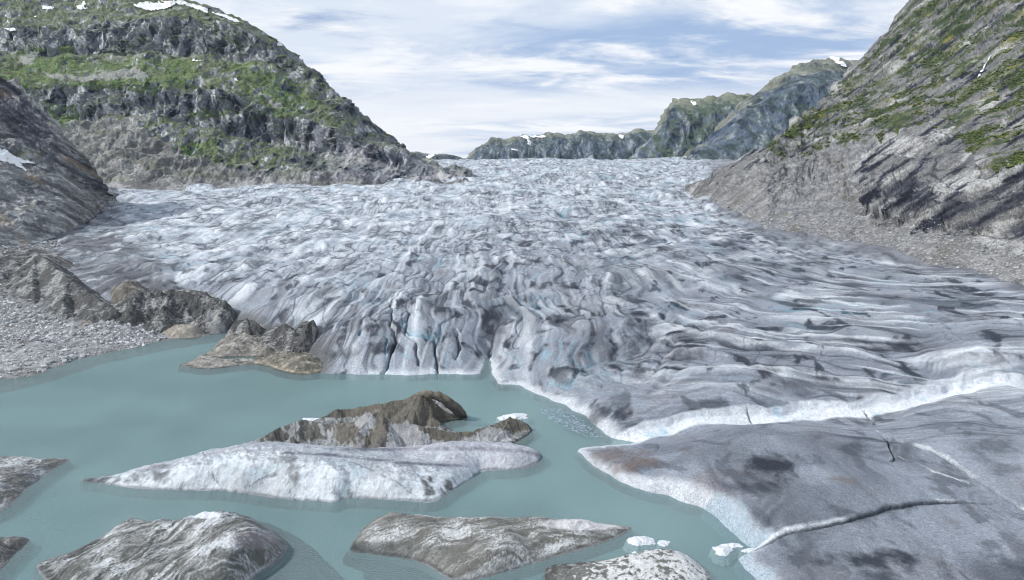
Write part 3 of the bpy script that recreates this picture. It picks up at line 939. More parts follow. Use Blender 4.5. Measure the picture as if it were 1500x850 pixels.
# ------------------------------------------------------------------ moraine shore on the left
MC = np.array([
 (-400,640,0),(-200,592,0),(0,556,0),(60,548,0),(100,531,0),(150,519,0),(200,509,0),(245,498,0),(295,493,0),
 (-400,690,-3),(-200,640,-3),(0,595,-3),(100,565,-3),(200,535,-3),(295,512,-2.5),(330,505,-2.5),(330,492,-1),
 (0,520,2),(60,515,2),(130,500,2),(200,490,1.6),(260,483,1.6),(0,480,4.6),(100,475,4),(180,475,3.4),(0,440,8),(80,452,7),(-150,500,5),(-200,450,10),(-400,560,4),
 (-100,420,12),(0,405,8.8),(100,425,6.6),(190,450,4.2),(250,470,2.2),(300,482,.8),(0,370,13),(60,360,12.5),(120,345,13.5),(170,380,9),(230,430,4),(-300,400,18),(-400,460,14)], float)
mx_, my_, mz_ = P(MC[:, 0], MC[:, 1], cz(MC[:, 0], MC[:, 1], MC[:, 2]))
mor = TPS(mx_ / 100, my_ / 100, mz_, 1e-3)
xx = np.arange(-330, -58, .42); yv = np.concatenate([np.arange(90, 260, .5), np.arange(260, 400, 1.0)])
Xm, Ym = np.meshgrid(xx, yv)
Zm = mor(Xm / 100, Ym / 100)
inl = sstep(-.5, 1.5, Zm)
Zm = Zm + inl * (.9 * fbm(Xm / 9, Ym / 9, 5, 201, .55) + (.8 + 1.6 * sstep(200, 260, Ym)) * (ridged(Xm / 5.5, Ym / 6.5, 4, 203, .6) - .55) + .25 * billow(Xm / 1.6, Ym / 1.6, 2, 205)) + .35 * fbm(Xm / 5, Ym / 5, 3, 207) * (1 - inl)
n1 = fbm(Xm / 12, Ym / 12, 5, 211, .6); n2 = fbm(Xm / 2.2, Ym / 2.2, 4, 213, .7)
cm = np.zeros(Xm.shape + (3,)) + lin(166, 167, 167)
cm = mixc(cm, lin(204, 205, 206), sstep(.0, .4, n2) * .8)
cm = mixc(cm, lin(100, 102, 104), sstep(.05, .4, -n2 + .5 * n1) * .8)
cm = mixc(cm, lin(124, 121, 114), sstep(.1, .4, n1) * .5)
cm = mixc(cm, lin(168, 140, 108), sstep(.36, .5, fbm(Xm / 10, Ym / 22, 4, 215)) * .6)
cm = mixc(cm, lin(96, 98, 100), sstep(210, 270, Ym + 20 * n1) * .55)
cm = mixc(cm, lin(170, 170, 166), sstep(.05, .3, fbm(Xm / 7, Ym / 14, 5, 216, .6)) * sstep(200, 260, Ym) * .7)
cm = mixc(cm, lin(120, 118, 110), sstep(.5, .1, Zm) * .6)
keepm = (Zm > -2.8) & (Ym < 420)
grid_obj('moraine', Xm, Ym, Zm, cm, M_MORAINE, keepm, None, True, kind='structure', label='pale rubble shore on the left of the lake')


# ------------------------------------------------------------------ generic lump (iceberg, ledge, mound)
def lump_mesh(name, outline, ctrl, res, relief, colour, foot=0.0, edge=1.0, sub=1.2, zscale=100.0, sl=.9, closed=True, ledge=.25, ns=1.2, kern='tps', ridges=None):
    """heightfield solid inside a waterline outline (px,py[,z]) with control heights (px,py,z)"""
    oz = [float(cz(*p)) if len(p) > 2 else foot for p in outline]
    ow = np.array([[P(p[0], p[1], z)[0], P(p[0], p[1], z)[1]] for p, z in zip(outline, oz)])
    cs = np.array([P(p[0], p[1], float(cz(*p)))[:3] for p in ctrl], float)
    U = np.r_[ow[:, 0], cs[:, 0]]; Vv = np.r_[ow[:, 1], cs[:, 1]]; ZZ = np.r_[oz, cs[:, 2]]
    f = TPS(U / 20, Vv / 20, ZZ, 2e-3 if kern == 'tps' else 0, kern)
    po = refine(ow, 4)
    m = sub + 1.0
    xs = np.arange(ow[:, 0].min() - m, ow[:, 0].max() + m, res)
    ys = np.arange(ow[:, 1].min() - m, ow[:, 1].max() + m, res)
    X, Y = np.meshgrid(xs, ys)
    if ridges:
        # crest lines with flanks falling away on both sides
        Z = np.full(X.shape, -9.0)
        jx = X + .9 * fbm(X / 3.2, Y / 3.2, 4, 404); jy = Y + .9 * fbm(X / 3.2, Y / 3.2, 4, 406)
        for ln, slope in ridges:
            q = np.array([P(p[0], p[1], float(cz(*p))) for p in ln], float)
            for a, b in zip(q[:-1], q[1:]):
                d_ = b[:2] - a[:2]; t_ = np.clip(((jx - a[0]) * d_[0] + (jy - a[1]) * d_[1]) / (d_ @ d_ + 1e-9), 0, 1)
                dist = np.hypot(jx - a[0] - t_ * d_[0], jy - a[1] - t_ * d_[1])
                Z = np.maximum(Z, a[2] + t_ * (b[2] - a[2]) - slope * dist)
    else:
        Z = f(X / 20, Y / 20)
    en = fbm(X / ns, Y / ns, 3, 401) * .28
    S = sdf(X, Y, po) + en
    base = TPS(ow[:, 0] / 20, ow[:, 1] / 20, oz, 1e-3)(X / 20, Y / 20) if any(abs(a - oz[0]) > .01 for a in oz) else np.full(X.shape, float(oz[0]))
    Z = np.maximum(Z, base + ledge)
    Z = base + (Z - base + relief(X, Y, S, Z - base)) * (1 - np.exp(-np.maximum(S, 0) / edge))
    Z = np.where(S > 0, Z, base + S * (2.5 if foot == 0.0 and sl == .9 else sl))
    px, py = pix(X, Y, Z)
    N = normals(X, Y, Z)
    c = colour(X, Y, Z, px, py, S, N)
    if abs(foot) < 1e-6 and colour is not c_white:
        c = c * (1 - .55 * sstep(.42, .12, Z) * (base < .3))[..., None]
    keep = S > -sub
    return build_mesh(name, np.stack([X, Y, Z], -1).reshape(-1, 3), grid_faces(*X.shape, keep), c.reshape(-1, 3))


def c_white(X, Y, Z, px, py, S, N):
    c = np.zeros(X.shape + (3,)) + lin(230, 234, 238)
    return mixc(c, lin(180, 190, 198), sstep(.1, .5, fbm(X / .8, Y / .8, 4, 491)) * .6)


ICE_W = lin(224, 230, 234); ICE_B = lin(186, 204, 212); ICE_G = lin(150, 152, 152); DIRT_B = lin(98, 92, 82); DIRT_D = lin(70, 68, 66); DIRT_G = lin(112, 110, 104)

# --- the long white iceberg
def c1(X, Y, Z, px, py, S, N):
    n1 = fbm(X / 6, Y / 3, 4, 411); n2 = fbm(X / 1.5, Y / 1.5, 4, 413, .65)
    c = np.zeros(X.shape + (3,)) + ICE_W
    c = mixc(c, ICE_B, sstep(-.1, .4, n1) * .6)
    c = mixc(c, lin(176, 178, 182), sstep(-.1, .35, fbm(X / 9, Y / 4, 4, 417, .6)) * .55)
    c = mixc(c, lin(148, 150, 154), sstep(.08, .34, n2 + .2 * n1) * .6)
    top = sstep(.80, .95, N[..., 2] + .12 * n2) * sstep(1.2, 2.6, Z)
    c = mixc(c, lin(136, 140, 150), top * .55)
    cy = np.interp(px, [118, 200, 250, 310, 355, 480, 540, 590, 640, 690, 700], [703, 689, 678, 664, 661, 667, 673, 679, 682, 684, 690])
    band = sstep(3.6, .8, np.abs(py - cy + 1.0) + 2.0 * n2 + 1.2 * n1) * sstep(300, 420, px) * sstep(705, 660, px)
    cy2 = np.interp(px, [480, 560, 700, 760, 793], [658, 658, 657, 660, 668])
    band = np.maximum(band, sstep(4.5, 1.0, np.abs(py - cy2) + 3.0 * n2) * sstep(470, 540, px))
    c = mixc(c, lin(98, 102, 114), band * .9 * sstep(-.5, .0, n1 + .4 * n2))
    c = mixc(c, lin(186, 184, 192), sstep(540, 600, px) * sstep(6, 0, py - cy + 6) * .5)
    dirt = np.zeros(X.shape)
    for bx, by, rx, ry, st in [(150,704,40,7,.8),(235,695,14,16,.7),(205,697,14,10,.6),(430,690,7,26,.65),(415,672,18,7,.5),(505,722,16,7,.9),(628,712,9,16,.9),(655,712,7,10,.8),(600,690,10,7,.5),(280,712,30,5,.3)]:
        q = ((px - bx) / rx) ** 2 + ((py - by) / ry) ** 2 + 3.2 * fbm(X / 2.2, Y / 1.6, 5, 415, .65)
        dirt = np.maximum(dirt, sstep(1.6, -.4, q) * st)
    c = mixc(c, DIRT_D, dirt)
    for ln in ([(298,664),(318,705),(325,718)], [(360,715),(395,700),(430,690),(450,680)], [(500,672),(540,688),(580,705),(610,728)], [(575,675),(600,690),(640,708),(655,725)], [(430,690),(425,705),(427,730)]):
        d = pdist(px + 7 * n2 + 5 * n1, py + 5 * n1 + 3 * n2, ln)
        c = mixc(c, lin(96, 100, 108), sstep(1.5, .3, d) * .7 * sstep(-.3, .1, n1 + n2))
    return c


def rel1(X, Y, S, h):
    return .18 * (billow((X + .7 * Y) / 7, Y / 5, 3, 424, .4) - .3) + .5 * fbm(X / 5, Y / 3, 4, 421) + .35 * (ridged(X / 2.2, Y / 1.6, 4, 423, .55) - .5) * sstep(0, 1.5, S)


OUT1 = [(118,703),(150,709),(200,716),(280,719),(330,720),(365,725),(420,732),(470,735),(490,737),(505,731),(540,731),(590,734),(635,736),(660,720),(690,702),(706,691),(760,688),(785,680),(793,666),
        (772,657),(700,655),(640,656),(560,658),(480,661),(400,661),(355,661),(310,665),(250,678),(180,693)]
CT1 = [(160,701,.8),(200,690,1.9),(250,679,2.6),(310,664,4.6),(355,660,6.0),(420,661,5.9),(480,664,5.6),(540,670,4.9),(590,675,4.3),(640,678,3.5),(690,683,1.9),
       (590,672,2.3),(640,673,1.9),(540,665,3.3),(520,659,4.2),(560,657,4.1),(640,655,3.8),(700,654,3.4),(760,657,2.6),(785,665,1.3),(700,674,1.4),(750,676,1.3),
       (280,702,2.0),(350,700,3.0),(430,703,2.9),(500,705,2.9),(570,708,2.4),(620,708,2.0),(660,700,1.7)]
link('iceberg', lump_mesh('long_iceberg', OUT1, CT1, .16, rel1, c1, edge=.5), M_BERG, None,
     label='long white iceberg with a clean sloping face and dark dust on its crest', category='iceberg')


# --- brown rubble covered iceberg behind it
def c2(X, Y, Z, px, py, S, N):
    n1 = fbm(X / 5, Y / 5, 4, 431); n2 = fbm(X / 1.2, Y / 1.2, 4, 433, .65)
    st = fbm((X + .8 * Z) / 1.6, (Y + Z) / 7, 4, 435)
    c = np.zeros(X.shape + (3,)) + lin(110, 108, 103)
    c = mixc(c, lin(80, 78, 75), sstep(.0, .35, n2) * .7)
    c = mixc(c, lin(178, 178, 177), sstep(.0, .25, st + .35 * n2) * .85 * sstep(545, 590, 1110 - px) * (py > 612))
    gr = pmask(px, py, [[(565,660),(570,622),(600,618),(630,640),(660,652),(650,668),(570,668)], [(520,612),(545,602),(552,625),(530,640)],[(700,635),(715,625),(745,632),(755,645),(720,650),(660,650)]], 0, 14, 5, 8)
    c = mixc(c, lin(172, 173, 174), gr * .85)
    c = mixc(c, lin(205, 202, 196), sstep(3.5, 0, np.hypot((px - 552) / 2.5, py - 602)) * .7)
    c = mixc(c, lin(196, 184, 168), sstep(8, 0, np.hypot((px - 616) / 2, py - 573)) * .8)
    rear = sstep(.1, .5, (Y - 137) / 4) * sstep(485, 495, px)
    c = mixc(c, lin(114, 109, 99), rear * .75 * (gr < .5))
    c = mixc(c, lin(205, 212, 216), sstep(.7, .2, Z) * sstep(0, .8, S) * sstep(.0, .3, n2 + .3) * .6 * (Y > 133) )
    return c


def rel2(X, Y, S, h):
    return (.35 * fbm(X / 3, Y / 3, 4, 441) + .55 * (ridged((X + .4 * Y) / 2.2, Y / 6, 4, 443, .55) - .5)) * sstep(0, 1.2, S)


OUT2 = [(340,661),(400,667),(500,670),(600,670),(680,664),(740,654),(770,640),(779,630),(772,621),(750,613),(725,624),(700,633),(670,633),(655,626),(640,620),(675,615),(679,606),
        (660,592),(640,584),(618,578),(590,590),(550,596),(510,601),(490,607),(470,614),(445,620),(415,629),(380,642),(355,652)]
CT2 = [(450,619,3.4),(430,624,2.9),(400,640,2.0),(375,652,1.0),(487,624,2.5),(515,619,3.4),(534,606,5.2),(556,600,6.2),(585,611,4.8),(620,626,3.3),(655,633,1.8),(690,633,1.4),(720,622,2.4),(745,612,3.0),(768,620,1.6),
       (618,573,7.2),(600,582,6.0),(565,590,4.6),(540,596,3.3),(515,598,2.6),(497,600,2.0),(480,609,1.0),(462,613,.5),(640,590,5.0),(665,603,2.8),(630,600,3.9),(600,602,3.4),(575,604,3.0),
       (505,617,.25),(522,613,.4),(475,618,.25),(620,618,.6),(650,620,.3),(660,650,1.2),(560,640,3.4),(500,645,2.4),(450,645,1.8),(600,650,1.6)]
b2 = link('iceberg', None, None, None, label='brown rubble covered iceberg with a pointed arched peak', category='iceberg')
RD2 = [([(352,655,.6),(370,648,1.6),(395,634,2.8),(428,619,3.7),(447,616,3.8),(487,623,2.6),(518,619,3.7),(535,605,5.4),(556,600,6.3),(585,611,5.0),(620,626,3.4),(655,633,2.0),(690,633,1.6),(722,622,2.6),(747,611,3.3),(770,620,1.7),(778,630,.6)], .85),
       ([(556,600,6.3),(520,635,3.2),(495,658,.8)], .8), ([(447,616,3.6),(425,640,2.0),(410,658,.6)], .8), ([(556,600,6.3),(565,630,3.8),(562,660,.9)], .75), ([(747,611,3.3),(735,632,1.6),(722,648,.5)], .9),
       ([(458,614,.5),(480,609,1.0),(494,600,2.2),(505,600,1.9),(535,597,2.9),(553,592,3.9),(563,590,4.6),(590,586,5.2),(618,573,7.3)], 1.35), ([(618,573,7.3),(606,590,5.2),(592,608,3.0)], 1.15), ([(618,573,7.3),(632,590,4.6),(655,604,2.0),(672,610,.6)], .85)]
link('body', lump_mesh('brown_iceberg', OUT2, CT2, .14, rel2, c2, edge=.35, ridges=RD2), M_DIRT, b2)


def tube_mesh(name, pts, rad, seg=14, rough=.18, seed=0, colr=None, flat=1.0):
    pts = np.array(pts, float); n = 40
    t = np.linspace(0, len(pts) - 1, n); i = np.minimum(t.astype(int), len(pts) - 2); f = (t - i)
    pm = np.vstack([2 * pts[0] - pts[1], pts, 2 * pts[-1] - pts[-2]])
    ff = f[:, None]; a, b, c, d = pm[i], pm[i + 1], pm[i + 2], pm[i + 3]
    C = .5 * (2 * b + (c - a) * ff + (2 * a - 5 * b + 4 * c - d) * ff ** 2 + (3 * b - a - 3 * c + d) * ff ** 3)
    R = np.interp(t, np.arange(len(rad)), rad)
    T = np.gradient(C, axis=0); T /= np.linalg.norm(T, axis=1, keepdims=True)
    up = np.array([0.2, 1, 0]); A = np.cross(T, up); A /= np.linalg.norm(A, axis=1, keepdims=True); B = np.cross(T, A)
    ang = np.linspace(0, 2 * np.pi, seg, endpoint=False)
    V = C[:, None] + R[:, None, None] * (np.cos(ang)[None, :, None] * A[:, None] + flat * np.sin(ang)[None, :, None] * B[:, None])
    nn = fbm(V[..., 0] / 1.1 + V[..., 2] * .7, V[..., 1] / 1.1 + V[..., 2] * .4, 4, seed + 500)
    V = V + (V - C[:, None]) * nn[..., None] * rough * 4
    Fq = []
    for r in range(n - 1):
        for s in range(seg):
            Fq.append((r * seg + s, r * seg + (s + 1) % seg, (r + 1) * seg + (s + 1) % seg, (r + 1) * seg + s))
    cc = np.zeros((n * seg, 3)) + lin(112, 102, 86) if colr is None else np.zeros((n * seg, 3)) + colr
    cc = mixc(cc, lin(168, 156, 136), sstep(.2, .8, (V[..., 2] - C[:, None, 2]) / R[:, None]).ravel() * .3)
    return build_mesh(name, V.reshape(-1, 3), Fq, cc)


arch = [P(611,580,6.2), P(628,578,6.8), P(650,584,5.8), P(665,594,4.0), P(675,604,1.8), P(678,611,-.4)]
link('arch', tube_mesh('ice_arch', arch, [.6, .95, 1.15, 1.3, 1.25, 1.1], flat=.8, rough=.26, colr=lin(112, 107, 98)), M_DIRT, b2)

# --- grey furrowed iceberg, front left
def furrow_col(dark, light, pale, scale=1.0, ang=.6, seed=0, white=.5):
    def f(X, Y, Z, px, py, S, N):
        ca, sa = math.cos(ang), math.sin(ang)
        u = X * ca + Y * sa; v = -X * sa + Y * ca
        w = fbm(X / (7 * scale), Y / (7 * scale), 3, 451 + seed) * 3
        n = fbm((v + w) / (1.1 * scale), u / (7 * scale), 4, 453 + seed, .6)
        n2 = fbm(X / .38, Y / .38, 4, 455 + seed, .78) * 2.0
        n3 = fbm(X / (6 * scale), Y / (5 * scale), 4, 457 + seed)
        c = np.zeros(X.shape + (3,)) + dark
        c = mixc(c, light, sstep(-.2, .35, 1.0 * n + .32 * n2 + .35 * n3 + .06) * .9)
        c = mixc(c, pale, sstep(.12, .45, n3 + .45 * n + .35 * n2) * white)
        c = mixc(c, pale, sstep(.5, .12, S) * .6)
        return c
    return f


def furrow_rel(a, scale=1.0, ang=.6, seed=0):
    def f(X, Y, S, h):
        ca, sa = math.cos(ang), math.sin(ang)
        u = X * ca + Y * sa; v = -X * sa + Y * ca
        w = fbm(X / (7 * scale), Y / (7 * scale), 3, 451 + seed) * 3
        return a * (.9 * (billow((v + w) / (1.6 * scale), u / (9 * scale), 3, 453 + seed, .6) - .3) + .6 * fbm(X / (3 * scale), Y / (3 * scale), 4, 461 + seed)) * sstep(0, 2, S)
    return f


OUT3 = [(55,826),(66,850),(95,885),(180,915),(270,915),(340,880),(372,845),(405,825),(421,803),(412,787),(385,770),(345,757),(300,757),(265,763),(225,765),(190,760),(150,785),(105,808)]
CT3 = [(190,759,1.0),(235,762,1.8),(272,760,2.8),(300,751,4.2),(335,753,4.6),(370,766,3.8),(395,783,2.6),(330,775,4.6),(285,790,3.2),(230,790,2.2),(160,800,1.6),(100,825,.8),(220,830,2.8),(150,850,1.6),
       (300,830,3.8),(360,810,3.6),(390,810,2.0),(340,850,2.4),(270,870,2.4),(200,880,1.6)]
cf3 = furrow_col(lin(100, 101, 97), lin(176, 178, 177), lin(222, 225, 227), 1.0, .9, 3, .75)
def c3(X, Y, Z, px, py, S, N):
    c = cf3(X, Y, Z, px, py, S, N)
    c = mixc(c, lin(228, 230, 236), sstep(1.2, .6, ((px - 300) / 26) ** 2 + ((py - 754) / 6) ** 2 + .3 * fbm(X, Y, 3, 465)))
    c = mixc(c, lin(172, 158, 162), sstep(1.2, .4, ((px - 370) / 40) ** 2 + ((py - 790) / 16) ** 2) * .4)
    return c
b3 = link('iceberg', None, None, None, label='humped grey iceberg with furrowed sides and a white cap in the left foreground', category='iceberg')
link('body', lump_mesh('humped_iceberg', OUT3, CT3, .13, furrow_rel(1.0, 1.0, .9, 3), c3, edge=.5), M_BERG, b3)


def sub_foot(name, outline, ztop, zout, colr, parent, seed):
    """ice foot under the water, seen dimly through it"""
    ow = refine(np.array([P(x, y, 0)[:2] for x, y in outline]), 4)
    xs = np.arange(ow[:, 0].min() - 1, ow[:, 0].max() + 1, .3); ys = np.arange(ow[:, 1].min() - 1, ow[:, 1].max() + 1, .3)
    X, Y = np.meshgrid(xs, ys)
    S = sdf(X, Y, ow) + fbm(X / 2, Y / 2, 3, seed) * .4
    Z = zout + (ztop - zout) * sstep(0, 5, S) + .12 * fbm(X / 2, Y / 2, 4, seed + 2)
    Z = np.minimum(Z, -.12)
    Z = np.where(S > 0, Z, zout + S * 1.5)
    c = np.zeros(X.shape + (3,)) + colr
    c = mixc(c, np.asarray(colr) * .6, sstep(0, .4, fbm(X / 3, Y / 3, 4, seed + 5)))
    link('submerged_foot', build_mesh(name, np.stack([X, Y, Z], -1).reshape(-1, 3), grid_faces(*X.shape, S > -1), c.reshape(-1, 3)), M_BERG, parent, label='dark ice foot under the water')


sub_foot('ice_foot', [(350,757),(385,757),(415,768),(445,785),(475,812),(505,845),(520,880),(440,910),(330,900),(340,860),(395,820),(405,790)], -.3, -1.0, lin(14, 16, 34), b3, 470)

# --- flat furrowed iceberg, front middle
OUT4 = [(514,800),(528,778),(545,764),(562,756),(620,757),(700,759),(780,760),(850,763),(895,768),(925,773),(908,786),(870,800),(820,815),(780,826),(740,838),(700,849),(660,849),(640,838),(618,826),(585,818),(545,812),(516,808)]
CT4 = [(562,754,1.5),(620,754,1.6),(700,756,1.7),(780,757,1.6),(850,762,1.3),(900,770,.7),(540,785,1.1),(600,785,1.6),(680,785,1.9),(760,785,1.9),(830,785,1.3),(560,803,.6),(620,808,1.0),(690,815,1.9),(730,812,2.3),(770,808,1.6),(690,838,1.0),(740,826,1.2)]
cf4 = furrow_col(lin(108, 107, 101), lin(160, 161, 158), lin(216, 218, 218), 1.1, .35, 7, .8)
def c4(X, Y, Z, px, py, S, N):
    c = cf4(X, Y, Z, px, py, S, N)
    c = mixc(c, lin(226, 224, 224), sstep(1.3, .4, ((px - 860) / 75) ** 2 + ((py - 768) / 9) ** 2 + .5 * fbm(X / 1.5, Y / 1.5, 3, 475)) * .8)
    c = mixc(c, lin(84, 88, 86), sstep(6, -3, (py - 795) * -1 + (px - 513) * .05 + 5 * fbm(X / 3, Y / 3, 3, 477)) * sstep(650, 560, px) * .75)
    return c
b4 = link('iceberg', None, None, None, label='low flat streaked iceberg with a white back edge in the centre foreground', category='iceberg')
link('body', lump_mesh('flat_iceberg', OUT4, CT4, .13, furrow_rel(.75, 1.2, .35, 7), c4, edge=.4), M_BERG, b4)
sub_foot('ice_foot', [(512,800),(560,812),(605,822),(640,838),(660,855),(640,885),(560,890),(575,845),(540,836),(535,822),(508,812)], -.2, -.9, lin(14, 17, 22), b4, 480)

# --- speckled iceberg, front right
OUT5 = [(800,833),(830,826),(870,822),(915,816),(955,808),(985,808),(1015,818),(1035,835),(1044,855),(1040,890),(980,930),(880,925),(810,880)]
CT5 = [(915,812,1.0),(955,804,1.4),(985,805,1.3),(1015,818,1.0),(900,840,1.3),(960,830,1.8),(1000,840,1.6),(850,840,.9),(900,880,1.5),(980,880,1.6)]
def c5(X, Y, Z, px, py, S, N):
    n = fbm(X / .9, Y / .9, 4, 485, .55); n3 = fbm(X / 5, Y / 5, 3, 487)
    c = np.zeros(X.shape + (3,)) + lin(214, 215, 213)
    c = mixc(c, lin(96, 95, 88), sstep(.0, .22, n + .4 * n3 + sstep(900, 820, px) * .4 - sstep(900, 990, px) * .05) * .9)
    return c
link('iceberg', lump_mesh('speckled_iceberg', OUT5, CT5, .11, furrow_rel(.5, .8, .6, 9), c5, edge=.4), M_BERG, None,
     label='white iceberg speckled with dark dirt at the bottom edge right of centre', category='iceberg')

# --- icebergs cut by the left edge
OUT6 = [(101,673),(85,684),(65,698),(45,712),(22,735),(0,750),(-60,765),(-140,740),(-130,695),(-60,674),(0,671),(40,673),(70,673)]
CT6 = [(-20,668,2.2),(30,671,1.8),(60,672,1.4),(85,675,.8),(10,690,2.6),(-40,700,3),(40,695,1.6),(0,720,1.8),(-60,730,2.2)]
link('iceberg', lump_mesh('edge_iceberg', OUT6, CT6, .15, furrow_rel(.9, 1.0, 1.0, 11), furrow_col(lin(118, 117, 112), lin(178, 179, 178), lin(226, 228, 228), 1.2, 1.0, 11, .9), edge=.5), M_BERG, None,
     label='pointed grey and white iceberg cut off by the left edge of the photo', category='iceberg')
OUT7 = [(42,790),(33,803),(18,815),(8,828),(-20,845),(-90,840),(-80,800),(-30,790),(10,790),(28,787)]
CT7 = [(-20,784,1.6),(10,786,1.2),(30,788,.9),(0,805,1.4),(-40,815,1.8)]
link('iceberg', lump_mesh('edge_iceberg_small', OUT7, CT7, .12, furrow_rel(.9, .8, 1.0, 13), furrow_col(lin(84, 80, 74), lin(130, 128, 124), lin(190, 190, 188), .9, 1.0, 13, .4), edge=.4), M_BERG, None,
     label='small dark grey iceberg at the lower left edge of the photo', category='iceberg')

# --- small floes
def rel_s(X, Y, S, h):
    return .16 * fbm(X / .7, Y / .7, 4, 493) + .15 * (billow(X / .9, Y / .9, 3, 494) - .3)
def floe(cx, cy, rx, ry, hgt, lab, name='ice_floe', seed=0, mat=None, colf=c_white):
    r_ = np.random.RandomState(seed)
    out = []
    for a in np.linspace(0, 2 * np.pi, 11, endpoint=False):
        s = .75 + .45 * r_.rand()
        out.append((cx + rx * s * math.cos(a), cy + ry * s * math.sin(a)))
    link(name, lump_mesh(name, out, [(cx, cy - ry * .3, hgt), (cx + rx * .4, cy, hgt * .7)], .06, rel_s, colf, edge=.25, sub=.5, ns=.5, ledge=.1), mat or M_BERG, None,
         label=lab, category='ice floe', group='small ice floes in the lake')
floe(937, 793, 24, 8, .7, 'larger white ice floe off the tip of the flat streaked iceberg', seed=1)
floe(972, 796, 10, 5, .45, 'smaller white ice floe right beside the larger white floe', seed=2)
floe(930, 809, 4, 2, .2, 'tiny ice crumb below the larger white floe', seed=3)
floe(1058, 805, 13, 9, .9, 'jagged white ice floe in the channel near the slab corner', seed=4)
floe(1075, 799, 14, 4, .5, 'flat white ice floe behind the jagged one in the channel', seed=5)
floe(1097, 807, 11, 4, .35, 'low ice floe against the glacier slab corner', seed=6)
floe(755, 610, 20, 5, 1.0, 'low white ice floe behind the right horn of the brown iceberg', seed=7)
floe(735, 613, 8, 3, .6, 'small ice lump left of the low white floe behind the brown iceberg', seed=8)
floe(478, 617, 9, 2.5, .3, 'thin dark ice floe left of the brown iceberg', seed=9)
floe(455, 614, 14, 2.2, .3, 'flat grey ice floe floating beside the brown iceberg', seed=10)

# --- rock ledges where the moraine meets the ice
def tan_col(seed, tan=lin(148, 144, 136), dk=lin(98, 98, 96), pale=lin(198, 194, 186)):
    def f(X, Y, Z, px, py, S, N):
        n1 = fbm(X / 4, (Y + Z) / 4, 4, seed, .6); n2 = fbm(X / 1.2, (Y + 2 * Z) / 1.2, 4, seed + 3, .65)
        c = np.zeros(X.shape + (3,)) + tan
        c = mixc(c, dk, sstep(0, .35, n2 + .5 * n1) * .75)
        c = mixc(c, pale, sstep(.05, .4, -n1 + .4 * n2) * .7)
        c = mixc(c, pale, sstep(1.0, .2, Z) * sstep(.1, .5, S) * .4)
        return c
    return f
def rel_rock(a, seed):
    def f(X, Y, S, h):
        return a * (1.0 * (ridged(X / 4.5, Y / 3.2, 5, seed, .6) - .5) + .7 * fbm(X / 5, Y / 5, 4, seed + 3)) * sstep(0, 1.5, S)
    return f
def rock(name, lab, cat, out, ct, res, a, seed, mat=None, colf=None, **kw):
    link(name, lump_mesh(name, out, ct, res, rel_rock(a, seed), colf or tan_col(seed), kern='lin', **kw), mat or M_DIRT, None, label=lab, category=cat)
rock('rock_ledge', 'low pale rock islet lying alone in the water before the ice corner', 'rock ledge',
     [(263,535),(280,529),(298,521),(330,527),(380,526),(425,527),(400,531),(350,536),(305,541),(275,538)],
     [(298,518,1.5),(290,528,1.0),(340,528,.9),(310,534,.7),(390,528,.6)], .14, 1.0, 510, colf=tan_col(510, lin(146, 143, 136)), edge=.4)
rock('rock_ledge', 'stepped tan rock ledge with a grey hump at the lake corner', 'rock ledge',
     [(297,522),(308,514),(322,503),(335,494),(370,490),(420,503),(450,520),(440,525),(400,524),(360,523),(320,524)],
     [(340,489,3.0),(325,500,2.2),(350,502,3.2),(390,506,3.6),(380,516,1.6),(330,513,2.0),(420,513,3.0)], .16, 1.4, 520, edge=.5)
rock('rock_ledge', 'rounded tan and grey rock ledge against the ice front', 'rock ledge',
     [(365,531),(385,522),(420,514),(450,517),(472,528),(478,536),(468,546),(440,549),(410,544),(395,538)],
     [(430,517,3.2),(455,522,3.0),(470,532,1.8),(440,533,2.2),(400,530,1.3),(420,540,1.0)], .15, 1.2, 530, colf=tan_col(530, lin(128, 124, 114), lin(88, 86, 80), lin(196, 186, 166)), edge=.5)
rock('gravel_mound', 'smooth tan gravel mound at the water edge below the dark rubble wall', 'gravel mound',
     [(222,490),(240,496),(270,497),(297,493),(300,486),(280,480),(250,478),(225,482)],
     [(250,477,2.6),(270,475,3.2),(285,478,2.6),(240,486,1.6),(270,486,2.0)], .16, .6, 540, colf=tan_col(540, lin(166, 160, 148), lin(122, 116, 106), lin(190, 184, 172)), edge=.7)

# --- dark debris heaps of the lateral moraine
def heap_col(seed, tone=1.0):
    def f(X, Y, Z, px, py, S, N):
        n1 = fbm(X / 6, (Y + Z) / 6, 4, seed, .6); n2 = fbm((X - Z) / 2, (Y + 3 * Z) / 2, 4, seed + 3, .65); n3 = fbm(X / 9, Y / 9 , 3, seed + 6)
        lf = N[..., 0] * -1
        c = np.zeros(X.shape + (3,)) + lin(98, 98, 97) * tone
        c = mixc(c, lin(62, 63, 65) * tone, sstep(0, .35, n2) * .8)
        c = mixc(c, lin(170, 170, 168), sstep(.02, .22, n2 * .7 + n3 * .8) * .9)
        return c
    return f
rock('moraine_heap', 'tall pyramid heap of dark grit on the left shore', 'moraine heap',
     [(-40,440,8),(0,441,7.6),(40,449,6.8),(75,462,5.6),(108,480,3.4),(150,477,3.0),(188,470,3.2),(195,462,4.5),(175,445,6),(130,410,9),(90,378,13),(52,365,15),(0,372,15),(-40,400,12)],
     [(52,370,18.5),(100,408,14),(145,441,9.5),(180,464,5.2),(20,392,13.5),(0,412,10.5),(75,425,9.6)], .3, 1.6, 550, colf=heap_col(550), edge=.5, sub=3, sl=.6, ledge=-.4, ridges=[([(52,370,18.5),(75,388,16.2),(100,408,14),(145,441,9.5),(186,465,5)], .78), ([(52,370,18.5),(25,384,15.6),(0,396,13.4),(-35,412,11)], .7), ([(100,408,14),(92,440,9.5),(100,474,4.2)], .75), ([(52,370,18.5),(48,405,13),(50,445,7.6)], .7)])
